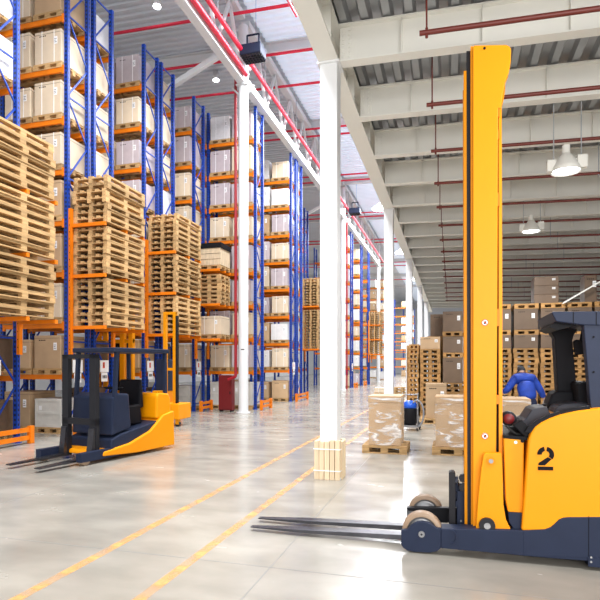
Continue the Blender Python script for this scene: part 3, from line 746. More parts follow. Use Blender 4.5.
# ------------------------------------------------------------------ lamps
def bell_lamp(x, y, z, lab, power):
    r = root('high_bay_lamp', (x, y, z), lab, 'ceiling lamp', 'bell lamps under the low roof')
    MB().lathe([(.05, .30), (.08, .28), (.13, .20), (.20, .08), (.23, 0), (.215, 0), (.12, .17), (.05, .22)], (x, y, z)).build('shade', M['cream'], r)
    MB().lathe([(0, .02), (.19, .02), (.20, .04), (0, .05)], (x, y, z)).build('lamp_glass', M['lamp'], r)
    MB().cyl((x, y, z + .28), (x, y, z + .42), .06, 12).build('ballast', M['cream'], r)
    MB().box(x - .28, x - .16, y - .05, y + .05, z + .02, z + .2).box(x + .16, x + .30, y - .05, y + .05, z + .04, z + .24).box(x - .28, x + .30, y - .02, y + .02, z + .17, z + .2).build('bracket', M['cream'], r)
    for dx in (-.18, .22): MB().cyl((x + dx, y, z + .18), (x + dx, y, lowz(x + dx) + .56), .009, 6).build('suspension_rod', M['galv'], r)
    l = bpy.data.lights.new('bell_lamp_light', 'AREA'); l.shape = 'DISK'; l.size = .36; l.energy = power
    o = bpy.data.objects.new('bell_lamp_light', l); COL.objects.link(o); o.location = (x, y, z - .01)
bx, bz = onY(566, 172, 9.3)
bell_lamp(bx, 9.3, bz, 'glowing bell lamp under the low roof, nearer right one', 170)
bx2, bz2 = onY(531, 232, 14.6)
bell_lamp(bx2, 14.6, bz2, 'glowing bell lamp under the low roof, farther one beside the mast', 170)
bell_lamp(1.2, 30.0, 5.15, 'added bell lamp far down the low hall, over the back row', 260)  # added lamp, brightens the dark beams at the far end
bell_lamp(1.2, 38.0, 5.15, 'added bell lamp farthest down the low hall', 300)  # second lamp added for the far beams and end wall
bell_lamp(3.2, 3.6, 5.1, 'unseen bell lamp added above the camera', 260)  # added above the view to light the truck and near floor
def flood(x, y, z, lab, s_=1.0):
    r = root('floodlight', (x, y, z), lab, 'lamp', 'dark square floodlights over the aisle')
    MB().box(x - .36*s_, x + .36*s_, y - .28*s_, y + .28*s_, z, z + .34*s_).build('housing', M['navy'], r, bevel=.03)
    g_ = MB()
    for q in range(7): g_.box(x - .33*s_ + q*.1*s_, x - .31*s_ + q*.1*s_, y - .27*s_, y + .27*s_, z - .04*s_, z)
    for q in range(5): g_.box(x - .34*s_, x + .34*s_, y - .25*s_ + q*.12*s_, y - .23*s_ + q*.12*s_, z - .04*s_, z)
    g_.build('grille', M['blackm'], r)
    MB().tube([(x - .2*s_, y, z + .34*s_), (x - .2*s_, y, z + .75*s_), (x + .2*s_, y, z + .75*s_), (x + .2*s_, y, z + .34*s_)], .03*s_, 8).build('yoke', M['navy'], r)
    MB().cyl((x + .1, y, z + .75*s_), (x + .1, y, roofz(x)), .012, 6).build('cable', M['galv'], r)
X_, Z_ = onY(253, 58, 16.0); flood(X_, 16.0, Z_, 'dark square floodlight beside the top of the first round column')
X_, Z_ = onY(355, 214, 34.0); flood(X_, 34.0, Z_, 'dark square floodlight far off, right of the nearest square column')
def disc_lamp(x, y, z, lab, s_=.28):
    r = root('high_bay_lamp', (x, y, z), lab, 'ceiling lamp', 'round glowing lamps under the high roof')
    MB().lathe([(0, 0), (s_, 0), (s_, .04), (0, .04)], (x, y, z)).build('lamp_glass', M['lamp'], r)
    MB().lathe([(s_, .04), (s_*1.05, .06), (.1, .35), (0, .36)], (x, y, z)).build('shade', M['white'], r)
    MB().cyl((x, y, z + .35), (x, y, roofz(x)), .012, 6).build('suspension_rod', M['galv'], r)
for u, v, Y, s_, lab in ((381, 209, 30, .5, 'round glowing lamp high up left of the second square column'), (402, 253, 41, .5, 'round glowing lamp high up between second and third square columns'), (414, 280, 55, .5, 'round glowing lamp high up just left of the fourth square column'),
                     (157, 7, 15.2, .12, 'small round lamp under the high roof at upper left'), (216, 77, 19.8, .12, 'small round lamp under the high roof left of the first round column')):
    X_, Z_ = onY(u, v, Y); disc_lamp(X_, Y, min(Z_, roofz(X_) - .45), lab, s_)

# ------------------------------------------------------------------ the big reach truck
YN = 4.60; YF = 5.46
def P(pts, Y=YN): return poly(pts, Y)
T = root('reach_truck', (.6, 5.0, 0), 'large yellow and navy reach truck with tall mast, marked 2', 'forklift')
XR = 2.05
def wheel(name, cx, cy0, cy1, cz, r_):
    mb = MB(); mb.lathe([(r_*.76, 0), (r_*.97, 0), (r_, .008), (r_, cy1-cy0-.008), (r_*.97, cy1-cy0), (r_*.76, cy1-cy0)], (cx, cy0, cz), axis='y', n=40)
    t_ = mb.build(name, M['tyre'], T)
    MB().lathe([(0, .006), (r_*.2, .002), (r_*.55, .010), (r_*.62, .03), (r_*.74, .012), (r_*.77, .01), (r_*.77, cy1-cy0-.01), (0, cy1-cy0-.01)], (cx, cy0, cz), axis='y', n=32).build('wheel_rim', M['steel'], t_)
    return t_
wx, wz = onY(422, 536.5, 4.66)
wheel('load_wheel', wx, 4.655, 4.745, .168, .168)
wheel('load_wheel', wx + .0, 5.29, 5.38, .165, .165)
# near support leg
lg = MB()
fen = [(401, 530), (407, 529.5), (409.5, 527), (413, 524), (417, 522.3), (422, 521.6), (427, 522.3), (431, 524), (435, 527), (437.5, 528.5), (440.9, 528.7), (440.9, 548.3), (437, 551.5), (430, 553), (413, 552), (407, 550.5), (403, 548), (401.2, 545)]
lg.prism(P(fen), YN, YN + .04)
lg.prism(P([(441, 528.7), (523, 530.6), (600, 531.5), (600, 562), (587, 561), (552, 558.5), (441, 548.3)]), YN, YN + .15)
lg.build('support_leg', M['navy'], T, bevel=.006)
hb = MB().cyl((wx, YN - .012, .168), (wx, YN + .001, .168), .026, 20); h_ = hb.build('axle_cap', M['steel'], T)
MB().cyl((wx, YN - .016, .168), (wx, YN - .011, .168), .009, 8).build('bolt', M['blackm'], h_)
sx, sz = onY(451, 537, YN)
q_ = MB()
for i in range(12):
    a0 = -PI*.5 + PI*i/12; a1 = -PI*.5 + PI*(i+1)/12
    q_.bar((sx + .045*math.cos(a0), YN - .004, sz + .055*math.sin(a0)), (sx + .045*math.cos(a1), YN - .004, sz + .055*math.sin(a1)), .012, .012)
q_.build('cable_clip', M['navy'], T)
# far support leg
lf = MB(); lf.prism(P([(407, 507), (560, 509), (560, 524), (407, 522)], 5.26), 5.25, 5.28); lf.box(wx + .24, 1.1, 5.28, 5.42, .07, .22)
lf.prism(P([(407, 507), (450, 507.5), (450, 509), (407, 508.5)], 5.24), 5.22, 5.28)
lf.build('support_leg', M['blackm'], T)
cx_, cz_ = onY(411, 514, 5.24); MB().box(cx_ - .025, cx_ + .025, 5.225, 5.245, cz_ - .03, cz_ + .03).build('leg_fitting', M['steel'], T)
# chassis and body
zb0 = .045; zc = P([(600, 517)])[0][1]
chs = P([(523, 530.6), (545, 529.3), (551, 527), (555, 523.5), (559, 519.5), (563, 517.8), (568, 517.2), (600, 517)])
ch_pts = chs + [(XR, zc), (XR, .07)] + P([(600, 563.5), (588, 562), (587, 558), (523, 556)])
MB().prism(ch_pts, YN - .002, YF).build('chassis', M['navy'], T, bevel=.006)
b0 = P([(588, 552)])[0]; MB().box(b0[0], XR, YN - .012, YF, .03, .10).build('skirt_block', M['navy'], T)
fx, fz = onY(591, 559.5, YN - .012)
for dz in (-.018, .018): MB().cyl((fx, YN - .018, fz + dz), (fx, YN - .011, fz + dz), .008, 10).build('bolt', M['steel'], T)
fx2, _ = onY(588.4, 540, YN); MB().box(fx2, fx2 + .004, YN - .0045, YN - .001, .11, zc).build('panel_gap', M['ink'], T)
bt = [(521.5, 530.8), (524, 500), (526.5, 465), (528.5, 440), (531, 433), (535, 427), (541, 422.5), (550, 418), (560, 414.5), (575, 411), (590, 409), (600, 408)]
ztop = P([(600, 408)])[0][1]
body = P(bt) + [(XR - .1, ztop + .02), (XR, ztop - .08), (XR, zc - .02)] + P([(600, 519), (568, 519), (564, 519.5), (560, 521), (556, 525), (551, 529), (545, 531)])
bd = MB().prism(body, YN + .004, YF - .02).build('body_shell', M['yellow'], T, bevel=.015)
# painted numeral on the body
def numeral():
    mb = MB(); y0, y1 = YN - .001, YN + .006
    def ring(cx, cz, ro, ri, a0, a1, n=10):
        for i in range(n):
            t0 = a0 + (a1-a0)*i/n; t1 = a0 + (a1-a0)*(i+1)/n
            mb.prism([(cx+ri*math.cos(t0), cz+ri*math.sin(t0)), (cx+ro*math.cos(t0), cz+ro*math.sin(t0)), (cx+ro*math.cos(t1), cz+ro*math.sin(t1)), (cx+ri*math.cos(t1), cz+ri*math.sin(t1))], y0, y1)
    c_ = onY(545.7, 454.5, YN); s_ = 1/118.
    ring(c_[0], c_[1], 7.3*s_, 3.3*s_, PI*1.02, PI*.56); ring(c_[0], c_[1], 7.3*s_, 3.3*s_, PI*.44, -PI*.20)
    mb.prism(P([(551.6, 459.2), (547.8, 457.2), (538.6, 463.0), (538.3, 465.3), (545, 465.3)]), y0, y1)
    mb.prism(P([(538, 466.6), (553.3, 466.8), (553.3, 470.4), (538, 470.2)]), y0, y1)
    mb.build('painted_numeral', M['ink'], T)
numeral()
# battery-side front module
fm_ = P([(503.5, 437), (524, 439), (523.5, 513), (508, 512), (505.5, 500)], 4.66)
f_ = MB().prism(fm_, 4.66, 5.38).build('front_cover', M['yellow'], T, bevel=.008)
tp = MB(); p0 = P([(503.5, 436)], 4.66)[0]; p1 = P([(527, 438)], 4.66)[0]
tp.add([(p0[0], 4.66, p0[1]+.003), (p1[0], 4.66, p1[1]+.01), (p1[0], 5.2, p1[1]+.04), (p0[0], 5.2, p0[1]+.04), (p0[0], 4.66, p0[1]-.02), (p1[0], 4.66, p1[1]-.02), (p1[0], 5.2, p1[1]-.02), (p0[0], 5.2, p0[1]-.02)],
       [(0,1,2,3),(4,7,6,5),(0,4,5,1),(1,5,6,2),(2,6,7,3),(3,7,4,0)])
tp.build('cover_edge', M['black'], f_)
MB().prism(P([(508, 512), (523, 513), (521.5, 530.6), (514, 530), (509, 522)], 4.65), 4.65, 5.35).build('step_block', M['navy'], T, bevel=.006)
lx, lz = onY(515.7, 442.3, 4.66); MB().cyl((lx, 4.656, lz), (lx, 4.661, lz), .013, 14).build('round_sticker', M['paper'], f_)
lx, lz = onY(523.0, 441.0, 4.66); MB().cyl((lx - .005, 4.652, lz), (lx - .005, 4.661, lz), .014, 14).build('cap_button', M['black'], f_)
# mast
main = P([(473, 47), (474, 45.2), (506, 44.6), (509.5, 46), (511.2, 49), (510.8, 62), (509, 72), (504.6, 83), (502.5, 95), (501, 108), (498, 108), (497.4, 300), (495.5, 530), (473, 529.5)], 4.70)
mo = MB().prism(main, 4.70, 4.79).build('outer_mast_channel', M['yellow'], T, bevel=.006)
MB().prism([(x_, z_) for x_, z_ in main], 5.20, 5.28).build('outer_mast_channel', M['yellow'], T)
strip = MB().prism(P([(498.6, 88), (501.6, 85), (502.4, 300), (502.6, 520), (499, 520)], 4.72), 4.72, 4.75).build('hose_guard', M['yellow'], T)
MB().prism(P([(496.6, 110), (499, 110), (499, 500), (496.6, 500)], 4.76), 4.76, 4.80).build('mast_hose', M['black'], T)
for v0, v1 in ((108, 117), (130, 139), (193, 206), (309, 326), (395, 404)):
    MB().prism(P([(495.5, v0), (499.5, v0), (499.5, v1), (495.5, v1)], 4.71), 4.705, 4.73).build('hose_clamp', M['orange'], T)
inner = MB().prism(P([(470.4, 49), (473.2, 49), (473.4, 528), (471, 528)], 4.78), 4.74, 4.80).prism(P([(470.4, 49), (473.2, 49), (473.4, 528), (471, 528)], 4.78), 5.20, 5.26).build('inner_mast_channel', M['yellowd'], T)
MB().prism(P([(466.4, 51), (470.3, 51), (471, 528), (467.4, 528)], 4.80), 4.80, 4.84).build('lift_chain', M['blackm'], T)
MB().prism(P([(463.6, 72), (466.6, 72), (467.4, 528), (464.6, 528)], 4.82), 4.80, 4.86).prism(P([(463.6, 72), (466.6, 72), (467.4, 528), (464.6, 528)], 4.82), 5.14, 5.20).build('carriage_rail', M['yellowd'], T)
for v in (75, 300, 420):
    MB().prism(P([(466, v), (471, v), (471, v + 8), (466, v + 8)], 4.9), 4.86, 5.20).build('cross_member', M['yellowd'], T)
lift = MB().cyl((P([(474, 0)], 5)[0][0] + .03, 5.0, .25), (P([(474, 0)], 5)[0][0] + .03, 5.0, 4.1), .035, 14).build('lift_cylinder', M['blackm'], T)
def sticker(u, v):
    sx, sz = onY(u, v, 4.70)
    s_ = MB().cyl((sx, 4.6965, sz), (sx, 4.701, sz), .028, 20).build('warning_sticker', M['paper'], mo)
    rg = MB()
    for i in range(20):
        a0, a1 = 2*PI*i/20, 2*PI*(i+1)/20
        rg.prism([(sx+.022*math.cos(a0), sz+.022*math.sin(a0)), (sx+.028*math.cos(a0), sz+.028*math.sin(a0)), (sx+.028*math.cos(a1), sz+.028*math.sin(a1)), (sx+.022*math.cos(a1), sz+.022*math.sin(a1))], 4.6955, 4.6968)
    rg.bar((sx - .018, 4.696, sz + .018), (sx + .018, 4.696, sz - .018), .002, .005)
    rg.build('red_ring', M['inkred'], mo)
    MB().prism([(sx-.01, sz-.014), (sx+.008, sz-.012), (sx+.012, sz+.004), (sx, sz+.014), (sx-.008, sz+.002)], 4.6958, 4.697).build('printed_mark', M['ink'], mo)
sticker(485, 322.5); sticker(485, 436)
bx_, bz_ = onY(484.5, 48.5, 4.70); MB().cyl((bx_, 4.69, bz_), (bx_, 4.702, bz_), .010, 12).build('bolt', M['ink'], mo)
br = MB().prism(P([(476, 529.5), (478, 500), (481, 470), (483.5, 455), (485, 453), (501.5, 453), (502.5, 470), (503.5, 505), (506, 520), (511, 530)], 4.64), 4.64, 4.70).build('mast_bracket', M['yellow'], T, bevel=.005)
bx_, bz_ = onY(491, 461, 4.64)
MB().cyl((bx_, 4.632, bz_), (bx_, 4.641, bz_), .036, 20).build('washer', M['yellowd'], br); MB().cyl((bx_, 4.626, bz_), (bx_, 4.633, bz_), .018, 14).build('bolt', M['steel'], br)
bx_, bz_ = onY(487, 525, 4.64)
MB().cyl((bx_, 4.610, bz_), (bx_, 4.639, bz_), .064, 24).build('mast_roller', M['blackm'], br); MB().cyl((bx_, 4.604, bz_), (bx_, 4.611, bz_), .026, 14).build('bolt', M['steel'], br)
hs = MB().tube([(onY(505, 456, 4.85)[0], 4.85, onY(505, 456, 4.85)[1]), (onY(507, 480, 4.85)[0], 4.86, onY(507, 480, 4.85)[1]), (onY(504, 500, 4.85)[0], 4.84, onY(504, 500, 4.85)[1]), (onY(507, 528, 4.85)[0], 4.85, onY(507, 528, 4.85)[1])], .016, 8)
hs.build('hydraulic_hose', M['rubber'], T)
# carriage and forks
MB().prism(P([(448.8, 473), (451, 471.8), (454.5, 472.5), (455.5, 476), (455.5, 531), (449, 531)], 4.84), 4.84, 4.95).build('fork_shank', M['blackm'], T, bevel=.004)
MB().prism(P([(449.5, 476), (455.5, 476), (455.5, 529), (449.5, 529)], 5.1), 5.12, 5.22).build('fork_shank', M['blackm'], T, bevel=.004)
cg = MB(); cg.prism(P([(457, 491), (465, 491), (465, 530), (457, 530)], 4.86), 4.86, 5.20); cg.prism(P([(455, 484), (458, 482), (460, 492), (455.5, 492)], 4.9), 4.88, 5.2)
cg.prism(P([(455.5, 500), (458, 500), (458, 506), (455.5, 506)], 4.9), 4.86, 5.2)
cg.build('fork_carriage', M['navy'], T, bevel=.004)
rl = MB()
for v in (478, 487):
    a = onY(463, v, 4.83); rl.cyl((a[0], 4.81, a[1]), (a[0], 4.85, a[1]), .035, 14)
rl.build('guide_roller', M['blackm'], T)
for v in (521, 526):
    a = onY(461, v, 4.855); MB().cyl((a[0], 4.85, a[1]), (a[0], 4.862, a[1]), .009, 8).build('bolt', M['steel'], T)
def fork(y0, y1, xt, yt):
    xs = onY(452, 530, y0)[0]
    mb = MB(); w2 = (y1 - y0)
    vs = [(xs + .04, y0, .035), (xs + .04, y1, .035), (xs + .04, y0, .085), (xs + .04, y1, .085),
          (xt + .5, yt + .0, .030), (xt + .5, yt + w2, .030), (xt + .5, yt, .062), (xt + .5, yt + w2, .062),
          (xt, yt + .025, .030), (xt, yt + w2 - .025, .030), (xt, yt + .025, .040), (xt, yt + w2 - .025, .040)]
    fs = [(0, 2, 3, 1), (0, 4, 6, 2), (1, 3, 7, 5), (2, 6, 7, 3), (0, 1, 5, 4), (4, 8, 10, 6), (5, 7, 11, 9), (6, 10, 11, 7), (4, 5, 9, 8), (8, 9, 11, 10)]
    mb.add(vs, fs); return mb.build('fork', M['forkst'], T, bevel=.003)
fork(4.84, 4.95, -1.87, 4.76); fork(5.12, 5.23, -1.90, 5.05)
# overhead guard
rz = P([(551, 312), (600, 311)])[0][1]
roof = P([(551.5, 312.3), (554, 311.6), (600, 311.2)], 4.66) + [(XR - .3, rz + .0), (XR - .3, rz - .10)] + P([(600, 325.5), (583, 325), (556, 321.5)], 4.66)
MB().prism(roof, 4.66, 5.42).build('guard_roof', M['navy'], T, bevel=.008)
for u in (573, 596): 
    a = onY(u, 318, 4.66); MB().box(a[0], a[0] + .005, 4.657, 4.662, a[1] - .055, a[1] + .05).build('panel_gap', M['ink'], T)
MB().prism(P([(583.5, 323), (612, 323), (617, 421), (592, 418.5), (590, 400)], 4.67), 4.67, 4.76).build('guard_pillar', M['navy'], T, bevel=.006)
for v in (337, 372): 
    a = onY(593.5, v, 4.67); MB().cyl((a[0], 4.664, a[1]), (a[0], 4.672, a[1]), .008, 8).build('bolt', M['ink'], T)
MB().prism(P([(549.5, 329), (553, 326), (576, 324), (577, 328), (573, 335.5), (571.5, 340), (576.5, 395), (557, 395), (553.8, 338), (551, 334)], 5.2), 5.16, 5.32).build('front_pillar', M['seatd'], T, bevel=.01)
MB().prism(P([(544, 329), (549, 324.5), (560, 321), (576, 323), (576, 326), (552, 332)], 5.0), 4.75, 5.3).build('roof_lining', M['black'], T)
MB().prism(P([(574, 341.5), (576.5, 339.5), (584, 340), (586, 343), (585.5, 354), (576, 355)], 5.0), 5.0, 5.06).build('display_screen', M['black'], T, bevel=.005)
a = onY(581, 340, 5.03); MB().tube([(a[0], 5.03, a[1]), (a[0] + .02, 5.05, a[1] + .10)], .012, 8).build('screen_bracket', M['black'], T)
# cabin interior
MB().prism(P([(574.5, 384), (576.5, 381.5), (584, 381), (587.5, 384), (589, 395), (589, 410), (576, 410)], 5.0), 4.9, 5.3).build('backrest', M['seatd'], T, bevel=.02)
MB().prism(P([(545, 414), (548, 401), (551, 394), (556, 391), (575, 390.5), (583, 395), (591, 412), (590, 420), (547, 420)], 5.15), 5.1, 5.36).build('side_console', M['seatd'], T, bevel=.02)
MB().prism(P([(552, 413), (556, 406), (563, 403.5), (580, 402.5), (590, 403.5), (592, 414), (560, 416)], 4.85), 4.80, 5.10).build('seat', M['seat'], T, bevel=.02)
MB().prism(P([(514, 424), (524, 418), (530, 409), (534, 407.5), (545, 406), (548, 412), (552, 420), (530, 432), (520, 431)], 4.9), 4.80, 5.2).build('dashboard', M['seat'], T, bevel=.01)
MB().prism(P([(512, 424.5), (521, 419), (529, 428), (528, 437), (524, 436)], 4.72), 4.66, 5.0).build('armrest', M['black'], T, bevel=.01)
MB().prism(P([(525, 432), (528, 427), (535, 421), (548, 415), (565, 410), (590, 405.5), (590, 409.5), (565, 414), (550, 418.5), (537, 425.5), (530, 433)], 4.62), 4.615, 4.66).build('cabin_rim', M['seatd'], T)
a = onY(508.5, 418.5, 4.8)
MB().lathe([(0, 0), (.055, 0), (.062, .01), (.062, .08), (0, .08)], (a[0], 4.77, a[1]), axis='y', n=20).build('hydraulic_motor', M['blackm'], T)
MB().lathe([(0, -.004), (.042, -.004), (.044, .002), (0, .002)], (a[0], 4.768, a[1]), axis='y', n=20).build('motor_cap', M['darkred'], T)
MB().tube([(a[0] - .02, 4.78, a[1] - .06), (a[0] + .05, 4.74, a[1] - .12), (a[0] + .14, 4.76, a[1] - .13)], .012, 8).build('hydraulic_hose', M['rubber'], T)
a0 = onY(530, 408.5, 5.05); a1 = onY(546, 404.5, 5.05)
MB().cyl((a0[0], 5.05, a0[1]), (a1[0], 5.05, a1[1]), .012, 8).build('grab_bar', M['blackm'], T)
# drive wheel at the rear
dw = MB().lathe([(0, 0), (.12, 0), (.17, .01), (.17, .2), (0, .2)], (1.75, 4.95, .17), axis='y', n=28); dw.build('drive_wheel', M['rubber'], T)

# ------------------------------------------------------------------ small truck at left (driving in the photo; built at rest)
def small_truck():
    ax = Vector((-5.85, 8.55, 0)); ang = math.radians(79)
    r = root('reach_truck', tuple(ax), 'smaller dark truck with yellow skirt before the left racks, forks pointing at the camera side', 'forklift', rz=ang); r.scale = (1.0, 1.22, 1.0)
    ORG[r.name] = Vector((0, 0, 0))
    K = r
    def b(mb, n, m, bv=0, par=None): return mb.build(n, m, par or K, bevel=bv, local=True)
    # local x: forks towards -x
    b(MB().prism([(-.80, .10), (-.78, .34), (-.55, .42), (.10, .52), (.62, .62), (.66, .10)], -.42, .42), 'chassis', M['navy'], .02)
    b(MB().prism([(-1.0, .10), (-.98, .17), (-.4, .24), (.10, .40), (.45, .66), (.74, .72), (.76, .06), (-.2, .05)], -.46, .46), 'yellow_skirt', M['yellow'], .02)
    b(MB().prism([(.30, .60), (.32, 1.02), (.38, 1.08), (.64, 1.06), (.70, .95), (.70, .60)], -.42, .42), 'rear_cover', M['yellow'], .03)
    b(MB().prism([(-.75, .40), (-.72, 1.05), (-.60, 1.12), (-.36, 1.10), (-.30, .50)], -.40, .40), 'battery_cover', M['navy'], .03)
    b(MB().prism([(-.25, .52), (-.25, .86), (.12, .88), (.16, .52)], -.25, .25), 'seat', M['seatd'], .03)
    b(MB().prism([(.12, .80), (.14, 1.32), (.20, 1.34), (.24, .80)], -.22, .22), 'backrest', M['seatd'], .03)
    for x, y in ((-.70, -.40), (-.70, .36), (.60, -.40), (.60, .36)):
        b(MB().bar((x, y + .02, .6), (x + (.08 if x < 0 else -.02), y + .02, 1.83), .05, .06), 'guard_pillar', M['navy'])
    b(MB().box(-.72, .66, -.42, .42, 1.82, 1.90), 'guard_roof', M['navy'], .015)
    b(MB().cyl((-.34, 0, 1.0), (-.26, 0, 1.16), .02, 8).lathe([(.13, 0), (.15, .01), (.15, .03), (.13, .035)], (-.25, 0, 1.17), n=20), 'steering_wheel', M['black'])
    for y in (-.27, .27):
        b(MB().box(-1.02, -.94, y - .06, y + .06, .06, 1.78), 'mast_rail', M['blackm'])
        b(MB().prism([(-2.05, .055), (-2.05, .07), (-1.1, .10), (-1.05, .55), (-1.0, .55), (-1.0, .055)], y - .05, y + .05), 'fork', M['forkst'])
        b(MB().box(-1.42, -.6, y*1.45 - .05, y*1.45 + .05, .06, .20), 'support_leg', M['navy'])
        wl = b(MB().lathe([(0, 0), (.09, 0), (.10, .01), (.10, .08), (0, .09)], (-1.32, y*1.45 - .045, .1), axis='y', n=20), 'load_wheel', M['tyre'])
    b(MB().box(-1.02, -.94, -.33, .33, 1.71, 1.78), 'cross_member', M['blackm']); b(MB().box(-1.02, -.94, -.33, .33, .6, .7), 'cross_member', M['blackm'])
    b(MB().lathe([(0, 0), (.13, 0), (.15, .01), (.15, .18), (0, .19)], (.45, -.1, .15), axis='y', n=24), 'drive_wheel', M['rubber'])
small_truck()

# ------------------------------------------------------------------ yellow-masted stackers behind it
def stacker():
    Y = 12.4
    def Q(pts, y=Y): return poly(pts, y)
    x0 = onY(163, 400, Y)[0]; x1 = onY(175.5, 400, Y)[0]
    r = root('stacker_truck', ((x0+x1)/2, Y, 0), 'slim yellow mast truck parked right behind the dark truck', 'stacker')
    zt = onY(169, 312, Y)[1]; zb = onY(169, 405, Y)[1]
    for a, b in ((x0, x0 + .085), (x1 - .085, x1)): MB().box(a, b, Y, Y + .10, .2, zt).build('mast_post', M['yellowd'], r, bevel=.005)
    for v in (313, 369): 
        z = onY(169, v, Y)[1]; MB().box(x0, x1, Y + .01, Y + .06, z - .04, z + .03).build('cross_member', M['yellowd'], r)
    MB().box(x1, x1 + .03, Y, Y + .12, .6, zt - .1).build('mast_hose', M['black'], r)
    xa = onY(161, 415, Y)[0]; xb = onY(181, 415, Y)[0]; za = onY(169, 419, Y)[1]; zb2 = onY(169, 403.5, Y)[1]
    MB().box(xa, xb, Y - .12, Y + .55, za, zb2).build('front_cover', M['yellow'], r, bevel=.02)
    m = MB()
    for q in range(4): m.box(xa + .12 + q*.045, xa + .15 + q*.045, Y - .124, Y - .12, (za+zb2)/2 - .02, (za+zb2)/2 + .025)
    m.build('maker_marking', M['ink'], r)
    for xx in (xa + .03, xb - .12):
        MB().box(xx, xx + .09, Y - .08, Y + .02, .06, za).build('leg', M['yellowd'], r)
        MB().lathe([(0, 0), (.07, 0), (.07, .07), (0, .07)], (xx + .045, Y - .06, .07), axis='y', n=16).build('wheel', M['rubber'], r)
    xc = onY(150, 392, Y)[0]
    MB().box(xc, xa + .05, Y + .1, Y + .6, .1, onY(160, 391, Y)[1]).build('rear_cover', M['yellowd'], r, bevel=.02)
    MB().box(xc + .02, x0, Y + .25, Y + .6, .9, 1.75).build('battery_box', M['navy'], r, bevel=.02)
stacker()
def aisle_truck():
    Y = 12.55
    xs = [-9.5, -9.25, -9.0, -8.72, -8.45]
    r = root('aisle_truck', (-9.0, Y, 0), 'tall yellow aisle truck standing between the first two racks', 'forklift')
    for x in xs[:2] + xs[3:]:
        MB().box(x, x + .13, Y, Y + .12, .15, 3.5).build('mast_post', M['yellow'], r)
    MB().box(-9.5, -8.3, Y + .12, Y + .7, .12, .75).build('chassis', M['yellow'], r, bevel=.02)
    MB().box(-9.2, -8.75, Y + .2, Y + .7, .9, 2.3).build('cabin', M['black'], r, bevel=.02)
    for z in (.8, 2.2, 3.4): MB().box(-9.5, -8.32, Y + .02, Y + .1, z, z + .1).build('cross_member', M['yellowd'], r)
    for x in (-9.4, -8.5): MB().lathe([(0, 0), (.12, 0), (.12, .1), (0, .1)], (x, Y + .3, .12), axis='y', n=16).build('wheel', M['rubber'], r)
aisle_truck()

